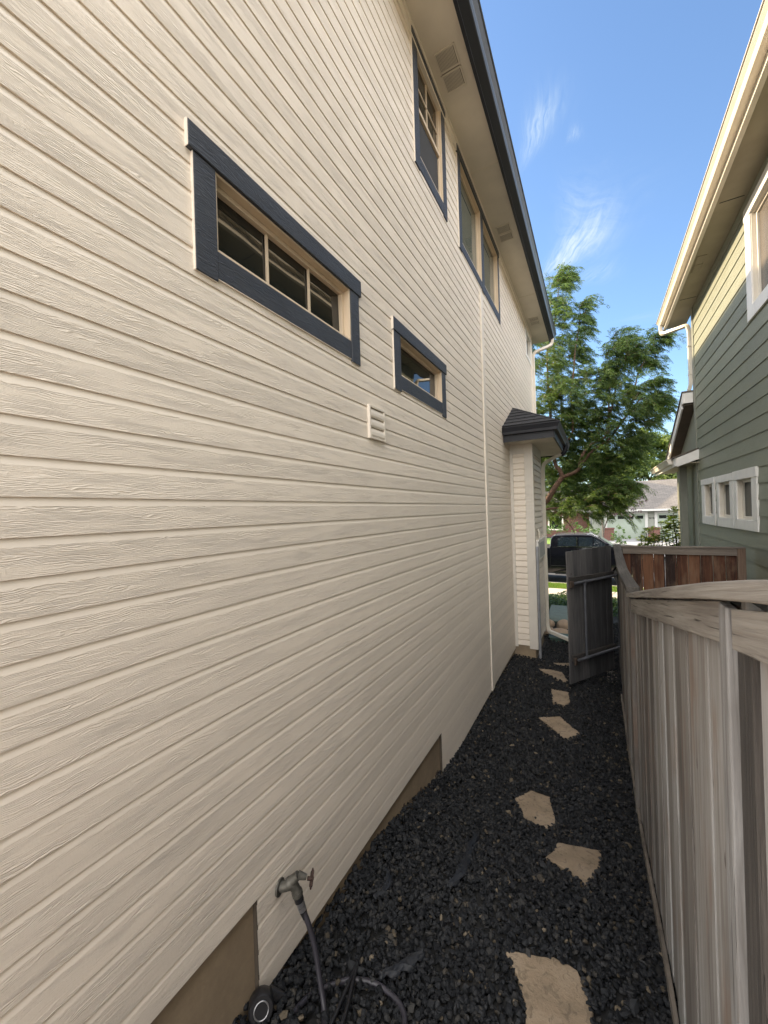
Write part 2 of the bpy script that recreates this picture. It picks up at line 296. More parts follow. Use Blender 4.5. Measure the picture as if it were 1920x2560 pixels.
# ------------------------------------------------------------------ mesh builder
class MB:
    def __init__(s): s.v = []; s.f = []; s.m = []; s.sm = []; s.g = []
    def add(s, vs, fs, mi=0, sm=False):
        o = len(s.v); s.v += [tuple(p) for p in vs]; s.f += [tuple(i + o for i in f) for f in fs]; s.m += [mi] * len(fs); s.sm += [sm] * len(fs); s.g.append((o, len(s.v), len(s.f) - len(fs), len(s.f))); return s
    def box(s, x0, x1, y0, y1, z0, z1, mi=0, mat=None):
        x0, x1 = min(x0, x1), max(x0, x1); y0, y1 = min(y0, y1), max(y0, y1); z0, z1 = min(z0, z1), max(z0, z1)
        v = [(x0, y0, z0), (x1, y0, z0), (x1, y1, z0), (x0, y1, z0), (x0, y0, z1), (x1, y0, z1), (x1, y1, z1), (x0, y1, z1)]
        if mat: v = [tuple(mat @ Vector(p)) for p in v]
        return s.add(v, [(0, 3, 2, 1), (4, 5, 6, 7), (0, 1, 5, 4), (1, 2, 6, 5), (2, 3, 7, 6), (3, 0, 4, 7)], mi)
    def prism(s, poly, axis, a, b, mi=0, sm=False):
        """poly: list of 2-D points in the plane normal to axis ('X': (y,z), 'Y': (x,z), 'Z': (x,y)); extruded a..b"""
        def P(p, t): return {'X': (t, p[0], p[1]), 'Y': (p[0], t, p[1]), 'Z': (p[0], p[1], t)}[axis]
        n = len(poly); vs = [P(p, a) for p in poly] + [P(p, b) for p in poly]
        fs = [tuple(range(n))[::-1], tuple(range(n, 2 * n))] + [(i, (i + 1) % n, n + (i + 1) % n, n + i) for i in range(n)]
        return s.add(vs, fs, mi, sm)
    def tube(s, pts, r, n=10, mi=0, cap=True, flat=1.0):
        pts = [Vector(p) for p in pts]; rs = r if isinstance(r, (list, tuple)) else [r] * len(pts)
        up = Vector((0, 0, 1)); ring = []; vs = []
        t0 = (pts[1] - pts[0]).normalized(); a = t0.cross(up)
        if a.length < .1: a = t0.cross(Vector((1, 0, 0)))
        a.normalize()
        for i, p in enumerate(pts):
            t = (pts[min(i + 1, len(pts) - 1)] - pts[max(i - 1, 0)]).normalized()
            a = (a - t * a.dot(t)).normalized(); b = t.cross(a)
            for k in range(n):
                th = 2 * math.pi * k / n; vs.append(p + (a * math.cos(th) + b * math.sin(th) * flat) * rs[i])
        fs = [(i * n + k, i * n + (k + 1) % n, (i + 1) * n + (k + 1) % n, (i + 1) * n + k) for i in range(len(pts) - 1) for k in range(n)]
        s.add(vs, fs, mi, True)
        if cap: s.add([vs[k] for k in range(n)], [tuple(range(n))[::-1]], mi); s.add(vs[-n:], [tuple(range(n))], mi); a_ = s.g[-3]; s.g[-3:] = [(a_[0], len(s.v), a_[2], len(s.f))]
        return s
    def rtube(s, pts, w, d, ref=(0, 0, 1), mi=0):
        """rectangular downspout section swept along a path"""
        pts = [Vector(p) for p in pts]; ref = Vector(ref); vs = []
        for i, p in enumerate(pts):
            t = (pts[min(i + 1, len(pts) - 1)] - pts[max(i - 1, 0)]).normalized(); b = (ref - t * ref.dot(t)).normalized(); a = t.cross(b)
            vs += [p + a * w / 2 + b * d / 2, p - a * w / 2 + b * d / 2, p - a * w / 2 - b * d / 2, p + a * w / 2 - b * d / 2]
        fs = [(i * 4 + k, i * 4 + (k + 1) % 4, i * 4 + 4 + (k + 1) % 4, i * 4 + 4 + k) for i in range(len(pts) - 1) for k in range(4)]
        fs += [(3, 2, 1, 0), tuple(len(vs) - 4 + k for k in range(4))]
        return s.add(vs, fs, mi)
    def split(s, name, mats, parent=None, bevel=0):
        """one object per added solid"""
        out = []
        for (v0, v1, f0, f1) in s.g:
            b = MB(); b.add(s.v[v0:v1], [tuple(i - v0 for i in f) for f in s.f[f0:f1]], s.m[f0]); b.sm = s.sm[f0:f1]; out.append(b.build(name, mats, parent, bevel))
        return out
    def build(s, name, mats, parent=None, bevel=0, fix=True):
        me = bpy.data.meshes.new(name); me.from_pydata(s.v, [], s.f)
        for m_ in (mats if isinstance(mats, (list, tuple)) else [mats]): me.materials.append(m_)
        me.polygons.foreach_set('material_index', s.m); me.polygons.foreach_set('use_smooth', s.sm)
        if fix:
            import bmesh
            b = bmesh.new(); b.from_mesh(me); bmesh.ops.recalc_face_normals(b, faces=b.faces); b.to_mesh(me); b.free()
        me.update()
        return link(name, me, parent, bevel)
def wloc(p):
    l = Vector((0, 0, 0))
    while p: l += p.location; p = p.parent
    return l
def link(name, me, parent=None, bevel=0):
    o = bpy.data.objects.new(name, me); S.collection.objects.link(o)
    if parent: o.parent = parent; o.location = -wloc(parent)
    if bevel:
        bv = o.modifiers.new('bevel', 'BEVEL'); bv.width = bevel; bv.segments = 2; bv.limit_method = 'ANGLE'; bv.angle_limit = R(40)
    return o
def tag(o, label=None, cat=None, group=None, kind=None):
    if label: o['label'] = label
    if cat: o['category'] = cat
    if group: o['group'] = group
    if kind: o['kind'] = kind
    return o
def thing(name, loc, label, cat, group=None):
    o = bpy.data.objects.new(name, None); S.collection.objects.link(o); o.location = loc; o.empty_display_size = .2
    return tag(o, label, cat, group)
def npmesh(name, V, F, mats, parent=None, smooth=False):
    me = bpy.data.meshes.new(name); me.vertices.add(len(V)); me.vertices.foreach_set('co', np.asarray(V, np.float32).ravel())
    k = F.shape[1]; me.loops.add(F.size); me.loops.foreach_set('vertex_index', F.astype(np.int32).ravel())
    me.polygons.add(len(F)); me.polygons.foreach_set('loop_start', np.arange(0, F.size, k, dtype=np.int32)); me.polygons.foreach_set('loop_total', np.full(len(F), k, np.int32))
    me.polygons.foreach_set('use_smooth', np.full(len(F), smooth)); me.materials.append(mats); me.update(calc_edges=True)
    return link(name, me, parent)
def arc(p0, p1, p2, n=6):
    p0, p1, p2 = map(Vector, (p0, p1, p2)); return [p0 * (1 - t) ** 2 + p1 * 2 * t * (1 - t) + p2 * t * t for t in [i / n for i in range(n + 1)]]
def rounded(pts, r=.05, n=4):
    pts = [Vector(p) for p in pts]; out = [pts[0]]
    for i in range(1, len(pts) - 1):
        a = (pts[i - 1] - pts[i]).normalized(); b = (pts[i + 1] - pts[i]).normalized()
        out += arc(pts[i] + a * r, pts[i], pts[i] + b * r, n)
    return out + [pts[-1]]

# ------------------------------------------------------------------ ground
GY = [-200, -10, .5, 1.1, 1.4, 2.2, 2.8, 3.3, 4.6, 7, 10, 12, 14, 15.5, 17.18, 17.2, 27, 27.02, 35, 60, 90, 600]
GZ = [.5, .5, .46, .42, .36, .31, .16, .04, -.05, -.1, -.15, -.3, -.5, -.6, -.6, -.73, -.73, -.61, -.1, 0, 0, 0]
def g(y): return float(np.interp(y, GY, GZ))
def sheet(name, x0, x1, ys, mat, dz=0, kind='structure'):
    b = MB(); ys = sorted(ys)
    for a, c in zip(ys[:-1], ys[1:]):
        za, zc = g(a) + dz, g(c) + dz
        b.add([(x0, a, za), (x1, a, za), (x1, c, zc), (x0, c, zc)], [(0, 1, 2, 3)])
    return tag(b.build(name, mat), kind=kind)
sheet('ground', -400, 400, [-200, -10, .5, 1.1, 1.4, 2.2, 2.8, 3.3, 4.6, 7, 10, 12, 14, 15.5, 17.18, 17.2, 27, 27.02, 35, 60, 90, 600], M['earth'])
sheet('road', -120, 120, [17.21, 27], M['road'], .006)
sheet('sidewalk', -60, 60, [14.35, 14.8, 15.5, 15.95], M['sidewalk'], .008)
sheet('lawn_strip', -60, 60, [15.96, 16.6, 17.03], M['lawn'], .012)
sheet('front_lawn', -60, 60, [14.05, 14.34], M['lawn'], .010)
sheet('far_lawn', -60, -.2, [27.2, 35], M['lawn'], .008)
sheet('far_driveway', .6, 7.5, [27.05, 35], M['drive'], .014)
sheet('patio', -12, 14, [-12, -.25], M['patio'], .008)
b = MB(); b.box(-60, 60, 17.04, 17.2, -.80, -.585); b.box(-60, 60, 27.02, 27.17, -.80, -.585)
tag(b.build('kerb', M['sidewalk'], bevel=.02), kind='structure')
b = MB()                                      # sidewalk joints, scored grooves
for i in range(-8, 9):
    b.add([(i * 1.5 + .15, 14.36, -.525), (i * 1.5 + .17, 14.36, -.525), (i * 1.5 + .55, 15.94, -.586), (i * 1.5 + .53, 15.94, -.586)], [(0, 1, 2, 3)])
tag(b.build('sidewalk_joints', M['earth']), kind='structure')

# ------------------------------------------------------------------ siding generator
def siding(X, s, y0, y1, zbot, ztop, phase, course, openings, prof, mats, name, parent, zlim=None):
    """horizontal lap siding on a wall facing s*X; prof: list of (dz, offset, mat) inside one course"""
    k0 = math.floor((zbot - phase) / course) - 1; k1 = math.ceil((ztop - phase) / course) + 1
    pts = []
    for k in range(k0, k1):
        zb = phase + k * course
        for dz, off, mi in prof: pts.append((zb + dz, off, mi))
    cuts = sorted({z for o in openings for z in (o[2], o[3])} | {zbot, ztop})
    b = MB()
    for (za, oa, mi), (zc, oc, _) in zip(pts[:-1], pts[1:]):
        segs = [za] + [c for c in cuts if za + 1e-5 < c < zc - 1e-5] + [zc]
        if zc - za < 1e-6: segs = [za, zc]
        for p, q in zip(segs[:-1], segs[1:]):
            mid = (p + q) / 2 + (1e-4 if q - p < 1e-6 else 0)
            if mid < zbot or mid > ztop: continue
            iv = [(y0, y1)]
            for o in openings:
                if o[2] < mid < o[3]:
                    n = []
                    for a, c in iv:
                        if o[1] <= a or o[0] >= c: n.append((a, c)); continue
                        if a < o[0]: n.append((a, o[0]))
                        if o[1] < c: n.append((o[1], c))
                    iv = n
            L = lambda z: oa if zc == za else oa + (oc - oa) * (z - za) / (zc - za)
            op, oq = (oa, oc) if q - p < 1e-6 else (L(p), L(q))
            for a, c in iv:
                v = [(X + s * op, a, p), (X + s * op, c, p), (X + s * oq, c, q), (X + s * oq, a, q)]
                b.add(v, [(0, 1, 2, 3) if s > 0 else (3, 2, 1, 0)], mi)
    return b.build(name, mats, parent, fix=False), b

# ================================================================== LEFT (CREAM) HOUSE
LX = -1.3
LH = thing('cream_house', (-5, 4.7, 0), 'two storey cream house with horizontal lap siding, navy window trim and dark roof edge', 'house')
wins = [(1.035, 1.985, 3.56, 3.873), (2.68, 3.59, 3.555, 3.858), (3.205, 3.81, 5.665, 6.635), (4.44, 5.345, 5.635, 6.605), (5.47, 6.395, 5.655, 6.605), (9.32, 9.97, 6.03, 6.55)]
steps = [(-2, 1.136, -1, .889), (1.136, 3.308, -1, .469)]
prof = [(0, .001, 0), (0, .0095, 0), (.079, .0065, 1), (.083, .0015, 1), (.105, .001, 0)]
prof = [(0, .001, 0), (0.0, .0078, 0), (.081, .0060, 1)]
siding(LX, 1, .12, 10.13, .06, 6.63, 2.569, .105, wins + steps, prof, [M['cream'], M['cream_smooth']], 'siding_wall', LH)
# house core behind the siding: side and rear walls
b = MB()
b.box(-9.5, LX - .14, .12, 10.13, -.6, 6.72)
b.build('wall', M['cream_trim'], LH)
b = MB()                                     # sheathing strips closing the wall plane between core and siding
b.box(LX - .14, LX - .015, .12, .14, .3, 6.72); b.box(LX - .14, LX - .015, 10.11, 10.13, -.2, 6.72)
for (a, c, z) in ((.12, 1.136, .889), (1.136, 3.308, .469), (3.308, 10.13, .06)): b.box(LX - .14, LX + .004, a + .002, c - .002, z - .004, z + .003)
b.box(LX - .05, LX + .006, 1.134, 1.139, .469, .889); b.box(LX - .05, LX + .006, 3.306, 3.311, .06, .469)
b.split('siding_edge', plain('dark_edge', (.07, .055, .04), .8), LH)
b = MB(); b.box(LX - .13, LX - .016, .13, 10.1, -.5, 1.2); b.build('foundation', M['foundation'], LH)
b = MB()
for y in (2.55, 2.86, 3.2): b.box(LX - .018, LX - .013, y, y + .016, g(y) + .03, g(y) + .10)
b.split('form_tie', M['rust'], LH)
b = MB(); b.box(LX - .01, LX + .022, 5.205, 5.325, .055, 5.44); b.box(LX - .01, LX + .028, 10.02, 10.145, -.05, 6.62); b.box(LX + .028 - .06, LX + .020, 10.13, 10.16, -.05, 6.62)
b.split('corner_trim', M['cream_trim'], LH, bevel=.003)
b = MB(); b.box(LX - .01, LX + .020, .12, 10.13, 6.61, 6.72); b.box(LX - .01, LX + .035, .12, 10.13, 6.69, 6.722); b.split('frieze_board', M['cream_trim'], LH)

def window(parent, s, X, op, trim, mat, frame_mat, pane_mat, depth=.075, casing=None, muntins=(), rail=None, screen=None, tilt=0, ft=.022, label=None):
    y0, y1, z0, z1 = op; bx = lambda b, a, c, ya, yb, za, zb, mi=0: b.box(X + s * a, X + s * c, ya, yb, za, zb, mi)
    b = MB()
    for (ya, yb, za, zb, t) in trim: bx(b, -.012, t, ya, yb, za, zb)
    w = b.build('window', mat, parent, bevel=.0035)
    if label: w['label'] = label
    f = MB()                                    # reveal lining and sash frame
    bx(f, -depth, .012, y0 - .014, y0 + .006, z0 - .012, z1 + .012); bx(f, -depth, .012, y1 - .006, y1 + .014, z0 - .012, z1 + .012)
    bx(f, -depth, .010, y0 + .006, y1 - .006, z1 - .006, z1 + .012); bx(f, -depth, .014, y0 + .006, y1 - .006, z0 - .014, z0 + .006)
    d = depth
    bx(f, -d - .01, -d + .018, y0 + .006, y0 + .006 + ft, z0 + .006, z1 - .006); bx(f, -d - .01, -d + .018, y1 - .006 - ft, y1 - .006, z0 + .006, z1 - .006)
    bx(f, -d - .01, -d + .017, y0 + .006 + ft, y1 - .006 - ft, z1 - .006 - ft, z1 - .006); bx(f, -d - .01, -d + .017, y0 + .006 + ft, y1 - .006 - ft, z0 + .006, z0 + .006 + ft)
    if rail: bx(f, -d - .006, -d + .024, y0 + .006 + ft, y1 - .006 - ft, rail - .018, rail + .018)
    f.build('window_frame', frame_mat, w, bevel=.002)
    if muntins:
        mm = MB()
        for (ya, yb, za, zb) in muntins: bx(mm, -d - .004, -d + .006, ya, yb, za, zb)
        mm.split('muntin', frame_mat, w)
    tl = (z1 - z0) * tilt; p = MB(); p.prism([(X + s * (-d - .014), z0 + .006), (X + s * (-d - .004), z0 + .006), (X + s * (-d - .004 - tl), z1 - .006), (X + s * (-d - .014 - tl), z1 - .006)], 'Y', y0 + .006, y1 - .006); p.build('pane', pane_mat, w)
    if screen:
        p = MB(); bx(p, -d - .001, -d + .002, y0 + .01 + ft, y1 - .01 - ft, screen[0], screen[1]); p.build('insect_screen', M['glass_screen'], w)
    return w
T = .019
# first storey, wide
y0, y1, z0, z1 = wins[0]
window(LH, 1, LX, wins[0], [(.912, 2.106, z1 + .003, 3.977, T + .006), (.934, y0 - .003, 3.432, z1 + .002, T), (y1 + .003, 2.082, 3.432, z1 + .002, T), (y0 - .001, y1 + .001, 3.447, z0 - .003, T - .004)], M['navy'], M['tan_frame'], M['glass'], depth=.046,
       muntins=[(y0 + .318, y0 + .330, z0 + .03, z1 - .03), (y0 + .624, y0 + .636, z0 + .03, z1 - .03)], tilt=.019, label='wide first-floor window in a navy surround')
y0, y1, z0, z1 = wins[1]
window(LH, 1, LX, wins[1], [(2.552, 3.714, z1 + .003, 3.958, T + .006), (2.562, y0 - .003, 3.422, z1 + .002, T), (y1 + .003, 3.692, 3.422, z1 + .002, T), (y0 - .001, y1 + .001, 3.444, z0 - .003, T - .004)], M['navy'], M['tan_frame'], M['glass'], depth=.046, tilt=-.004, label='smaller first-floor window in a navy surround')
y0, y1, z0, z1 = wins[2]
window(LH, 1, LX, wins[2], [(3.078, 3.925, z1 + .003, 6.742, T + .006), (3.09, y0 - .003, 5.53, z1 + .002, T), (y1 + .003, 3.912, 5.53, z1 + .002, T), (y0 - .001, y1 + .001, 5.548, z0 - .003, T - .004)], M['navy'], M['tan_frame'], M['glass'],
       depth=.028, rail=6.14, screen=(5.70, 6.12), muntins=[(3.50, 3.515, 6.158, 6.61), (3.23, 3.79, 6.37, 6.385)], label='upper window with crossed bars and insect screen')
y0, y1, z0, z1 = wins[3]
window(LH, 1, LX, wins[3], [(4.308, 5.405, z1 + .003, 6.738, T + .006), (4.325, y0 - .003, 5.515, z1 + .002, T), (y1 + .003, 5.467, 5.515, z1 + .002, T), (y0 - .001, y1 + .001, 5.53, z0 - .003, T - .004)], M['navy'], M['tan_frame'], M['glass_grey'], depth=.045, label='left half of the paired upper window')
y0, y1, z0, z1 = wins[4]
window(LH, 1, LX, wins[4], [(5.406, 6.50, z1 + .003, 6.738, T + .006), (y1 + .003, 6.48, 5.515, z1 + .002, T), (5.468, y1 + .001, 5.53, z0 - .003, T - .004)], M['navy'], M['tan_frame'], M['glass_grey'], depth=.045, label='right half of the paired upper window')
y0, y1, z0, z1 = wins[5]
window(LH, 1, LX, wins[5], [(9.24, 10.02, z1 + .003, 6.61, T), (9.24, y0 - .003, 5.95, z1 + .002, T), (y1 + .003, 10.02, 5.95, z1 + .002, T), (y0 - .001, y1 + .001, 5.95, z0 - .003, T)], M['white'], M['white'], M['glass_grey'], depth=.04, label='small white far upper window')
for nm, ya, yb, za, zb in (('a', .9095, .912, 3.876, 3.977), ('b', .9315, .934, 3.432, 3.874), ('c', 2.5495, 2.552, 3.861, 3.958), ('d', 2.5595, 2.562, 3.422, 3.859), ('e', 3.0875, 3.09, 5.53, 6.63), ('f', 4.3225, 4.325, 5.515, 6.60)):
    b = MB(); b.box(LX + .0, LX + T + (.0045 if nm in 'ac' else -.001), ya, yb, za, zb); b.build('casing_edge', M['cream_trim'], LH)
for ya, yb, z_ in ((.934, 1.031, 3.432), (1.99, 2.08, 3.432), (1.035, 1.985, 3.447), (2.562, 2.676, 3.422), (2.68, 3.59, 3.444)):
    b = MB(); b.box(LX + .0, LX + T - .005, ya, yb, z_ - .0025, z_); b.build('casing_edge', M['cream_trim'], LH)
# wall vent with three louvres
b = MB(); vy0, vy1, vz0, vz1 = 2.165, 2.38, 2.99, 3.212
b.box(LX, LX + .024, vy0, vy0 + .018, vz0, vz1); b.box(LX, LX + .024, vy1 - .018, vy1, vz0, vz1); b.box(LX, LX + .024, vy0 + .018, vy1 - .018, vz1 - .016, vz1); b.box(LX, LX + .024, vy0 + .018, vy1 - .018, vz0, vz0 + .012)
v = b.build('wall_vent', M['cream_trim'], LH, bevel=.003)
b = MB()
for i in range(3):
    zb = vz0 + .012 + i * .0645
    cs = [(LX + .002, zb), (LX + .021, zb + .001), (LX + .025, zb + .014), (LX + .024, zb + .034), (LX + .018, zb + .052), (LX + .010, zb + .0625), (LX + .002, zb + .0635)]
    b.prism(cs, 'Y', vy0 + .019, vy1 - .019, sm=False)
b.build('louvre', M['cream_trim'], v)
# soffit, fascia, gutter
SZ = 6.72
b = MB(); b.box(-1.33, -.915, -.2, 10.64, SZ, SZ + .03)
so_ = b.build('soffit', M['soffit'], LH)
b = MB()
for yj in (1.0, 4.83, 8.13): b.box(-1.262, -.92, yj, yj + .028, SZ - .006, SZ + .001)
b.split('soffit_joint', M['soffit'], so_)
def soffit_vent(x0, x1, y0, y1, parent, z=SZ, n=26, mat=None):
    mat = mat or M['soffit']; b = MB(); ym = (y0 + y1) / 2
    for (a, c) in ((y0, ym - .008), (ym + .008, y1)):
        b.box(x0, x1, a, a + .012, z - .011, z - .001); b.box(x0, x1, c - .012, c, z - .011, z - .001); b.box(x0, x0 + .012, a, c, z - .0105, z - .001); b.box(x1 - .012, x1, a, c, z - .0105, z - .001)
        k = 15
        for i in range(k):
            xx = x0 + .014 + (x1 - x0 - .03) * i / k; b.box(xx, xx + .0055, a + .012, c - .012, z - .010, z - .003)
    v = b.build('soffit_vent', mat, parent); 
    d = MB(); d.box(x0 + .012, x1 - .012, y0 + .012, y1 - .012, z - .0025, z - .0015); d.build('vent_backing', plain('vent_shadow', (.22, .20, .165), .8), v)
for (a, c) in ((3.40, 3.79), (5.925, 6.30), (9.125, 9.51)): soffit_vent(-1.205, -1.005, a, c, LH)
def gutter_prof(xb, s, zt, h=.115, w=.125):
    """K-style gutter section; xb back edge, s outward sign"""
    P = [(0, 0), (.0, -h), (.62 * w, -h), (.70 * w, -h * .80), (.72 * w, -h * .55), (.92 * w, -h * .22), (.94 * w, -h * .10), (w, -h * .08), (w, 0), (w - .012, 0), (w - .012, -.02)]
    P = P[:2] + P[2:]
    return [(xb + s * a, zt + c) for a, c in P]
b = MB(); b.box(-.915, -.885, -.2, 10.64, SZ - .035, 6.86); b.box(-.885, -.868, -.2, 10.64, 6.80, 6.875)
b.build('fascia', M['navy_metal'], LH)
b = MB(); b.prism([(-.885, 6.865), (-.885, 6.755), (-.807, 6.745), (-.797, 6.765), (-.795, 6.80), (-.768, 6.838), (-.766, 6.853), (-.752, 6.856), (-.752, 6.868), (-.768, 6.868), (-.768, 6.86)], 'Y', -.2, 10.68)
b.build('gutter', plain('gutter_blue_grey', (.10, .115, .14), .35, .1, 5), LH)
b = MB(); b.prism([(-.885, 6.752), (-.885, 6.700), (-.815, 6.738), (-.808, 6.7445)], 'Y', -.2, 10.66); b.build('gutter_underside', M['navy_metal'], LH)
p_ = [(-.84, 10.60, 6.76), (-.86, 10.60, 6.60), (-.98, 10.50, 6.52), (-1.22, 10.26, 6.37), (-1.262, 10.22, 6.28), (-1.262, 10.21, 3.95)]
b = MB(); b.rtube(rounded(p_, .05), .062, .075, (0, 1, 0.01)); b.build('downspout', M['cream_trim'], LH, bevel=.006)
# main roof: steep dark gable running along Y
b = MB(); rx = -5.4; rz = 9.93
b.add([(-.87, -.2, 6.87), (-.87, 10.66, 6.87), (rx, 10.66, rz), (rx, -.2, rz)], [(0, 1, 2, 3)]); b.add([(-9.93, -.2, 6.87), (-9.93, 10.66, 6.87), (rx, 10.66, rz - .002), (rx, -.2, rz - .002)], [(0, 1, 2, 3)])
b.add([(-.87, -.2, 6.87), (rx, -.2, rz), (-9.93, -.2, 6.87)], [(0, 1, 2)]); b.add([(-.87, 10.66, 6.87), (rx, 10.66, rz), (-9.93, 10.66, 6.87)], [(0, 1, 2)])
b.build('roof', M['roof_dark'], LH)
b = MB(); b.add([(-3.1, 10.67, 8.36), (-3.1, 13.0, 8.36), (rx, 13.0, rz), (rx, 10.67, rz)], [(0, 1, 2, 3)]); b.add([(-3.1, 13.0, 8.36), (rx, 13.0, rz), (-9.93, 13.0, 6.87), (-9.93, 13.0, 6.5), (-3.1, 13.0, 6.5)], [(0, 1, 2, 3, 4)]); b.add([(-9.93, 10.67, 6.87), (-9.93, 13.0, 6.87), (rx, 13.0, rz - .002), (rx, 10.67, rz - .002)], [(0, 1, 2, 3)]); b.box(-9.5, -3.2, 10.14, 12.7, -.6, 6.6); b.add([(-3.15, 10.67, 6.5), (-3.15, 12.95, 6.5), (-3.15, 12.95, 8.35), (-3.15, 10.67, 8.35)], [(0, 1, 2, 3)])
b.build('shading_wing', M['roof_dark'], LH)  # unseen wing added to keep direct sun off the green house wall
# ---- bay (chimney-like bump-out) with its own little roof
BY0, BY1, BX = 6.97, 8.12, -.935
b = MB(); b.box(LX - .02, BX - .02, BY0 + .02, BY1, .13, 3.62); b.build('bay_core', M['cream_trim'], LH)
b = MB(); zz = .135
while zz < 3.44:
    h_ = min(.105, 3.44 - zz)
    b.prism([(BY0 + .020, zz), (BY0 - .011, zz), (BY0 - .003, zz + .085 * h_ / .105), (BY0 + .009, zz + .089 * h_ / .105), (BY0 + .010, zz + h_), (BY0 + .020, zz + h_)], 'X', LX + .055, BX - .12)
    zz += .105
zz = .135
while zz < 3.44:
    h_ = min(.105, 3.44 - zz)
    b.prism([(BX - .020, zz), (BX + .011, zz), (BX + .003, zz + .085 * h_ / .105), (BX - .009, zz + .089 * h_ / .105), (BX - .010, zz + h_), (BX - .020, zz + h_)], 'Y', BY0 + .05, BY1 - .06)
    zz += .105
b.build('bay_siding', M['cream_bay'], LH)
b = MB(); b.box(LX + .003, LX + .055, BY0 - .018, BY0 + .02, .10, 3.62); b.box(BX - .12, BX + .018, BY0 - .020, BY0 + .012, .085, 3.62); b.box(BX - .02, BX + .016, BY0 + .0125, BY0 + .05, .085, 3.62); b.box(BX - .02, BX + .014, BY1 - .06, BY1 + .01, .085, 3.62)
b.box(LX + .056, BX - .121, BY0 - .014, BY0 + .012, 3.441, 3.62); b.box(BX - .02, BX + .012, BY0 + .051, BY1 - .061, 3.441, 3.62)
b.split('bay_corner_trim', plain('bay_trim_paint', (.60, .56, .50), .5, .05), LH, bevel=.003)
b = MB(); b.box(LX - .04, BX - .025, BY0 + .01, BY1 - .02, -.5, .135); b.build('bay_foundation', M['foundation'], LH)
EX, EY0, EY1, EZ = -.44, 6.34, 9.05, 3.80          # eave outline and gutter rim height
b = MB(); b.box(LX + .011, EX - .11, EY0 + .12, EY1 - .1, EZ - .20, EZ - .175); b.build('bay_soffit', M['soffit'], LH)
b = MB(); b.box(LX + .012, EX - .105, EY0 + .095, EY0 + .12, EZ - .225, EZ - .005); b.box(EX - .11, EX - .085, EY0 + .12, EY1 - .08, EZ - .225, EZ - .005); b.box(LX + .012, EX - .112, EY1 - .1, EY1 - .08, EZ - .225, EZ - .005)
b.build('bay_fascia', M['navy_metal'], LH)
def gsec(o, zt): return [(o + .115, zt), (o + .115, zt - .11), (o + .035, zt - .115), (o + .03, zt - .075), (o + .008, zt - .025), (o, zt - .012), (o, zt), (o + .012, zt)]
b = MB(); A_ = gsec(0, EZ)
vs = []; n = len(A_)
for (fx, fy, base) in ((0, 1, (LX + .014, EY0)), (1, 1, (EX, EY0)), (1, 0, (EX, EY1))):
    for d, z in A_: vs.append((base[0] - d * fx, base[1] + d * fy, z))
fs = [(i * n + k, i * n + (k + 1) % n, (i + 1) * n + (k + 1) % n, (i + 1) * n + k) for i in range(2) for k in range(n)] + [tuple(range(n))[::-1], tuple(range(2 * n, 3 * n))]
b.add(vs, fs); b.build('bay_gutter', M['navy_metal'], LH)
b = MB(); pk = (LX + .012, 7.36, 4.34); pk2 = (LX + .012, 8.1, 4.34); c0 = (LX + .012, EY0 + .03, EZ + .012); c1 = (EX - .03, EY0 + .03, EZ + .012); c2 = (EX - .03, EY1 - .03, EZ + .012); c3 = (LX + .012, EY1 - .03, EZ + .012)
b.add([c0, c1, pk], [(0, 1, 2)], 0); b.add([c1, c2, pk2, pk], [(0, 1, 2, 3)], 1); b.add([c2, c3, pk2], [(0, 1, 2)], 0); b.add([c0, c1, c2, c3], [(0, 1, 2, 3)], 0)
rf = b.build('bay_roof', [M['roof_dark'], M['roof_side']], LH)
b = MB()                                       # shingle course butts standing proud of the bay roof, and hip caps
P0, P1, PK = Vector(c0), Vector(c1), Vector(pk)
for i in range(6):
    t = (i + .02) / 6.2; a = P0.lerp(PK, t); c = P1.lerp(PK, t); t2 = min(1, (i + 1) / 6.2); a2 = P0.lerp(PK, t2); c2_ = P1.lerp(PK, t2); up = Vector((0, -.006, .012))
    b.add([a, c, c2_, a2, a + up, c + up, c2_, a2], [(0, 1, 5, 4), (4, 5, 6, 7), (1, 2, 5), (0, 4, 3)])
b.tube([P1, PK], .022, 6, flat=.5)
b.build('shingle_courses', M['roof_dark'], rf)
b = MB(); b.rtube(rounded([(-.50, 8.32, 3.70), (-.52, 8.32, 3.58), (-.62, 8.32, 3.52), (-.88, 8.28, 3.38), (-.905, 8.27, 3.28), (-.905, 8.27, .17), (-.88, 8.24, .04), (-.42, 8.0, -.03)], .05), .062, .07, (0, 1, .01))
b.build('bay_downspout', M['white_metal'], LH, bevel=.006)
b = MB(); b.tube(arc((-.49, 8.30, 3.74), (-.46, 8.31, 3.60), (-.56, 8.32, 3.53)), .045, 10); b.build('gutter_elbow', M['navy_metal'], LH)
b = MB(); b.box(BX + .004, BX + .045, 7.13, 8.07, 1.57, 1.93); b.box(BX + .045, BX + .058, 7.11, 8.09, 1.905, 1.945)
eb = b.build('meter_box', M['white'], LH, bevel=.008)
b = MB(); b.box(BX + .045, BX + .051, 7.24, 7.96, 1.61, 1.87); b.build('box_door', M['box_grey'], eb, bevel=.004)
b = MB(); b.tube([(BX + .04, 7.35, 1.95), (BX + .04, 7.35, 2.05), (BX + .015, 7.35, 2.12)], .018, 8); b.build('cable_entry', M['white_metal'], eb)
b = MB(); b.box(BX + .019, BX + .062, BY0 - .005, BY0 + .045, -.12, 1.84); b.build('conduit', M['galv'], LH, bevel=.012)
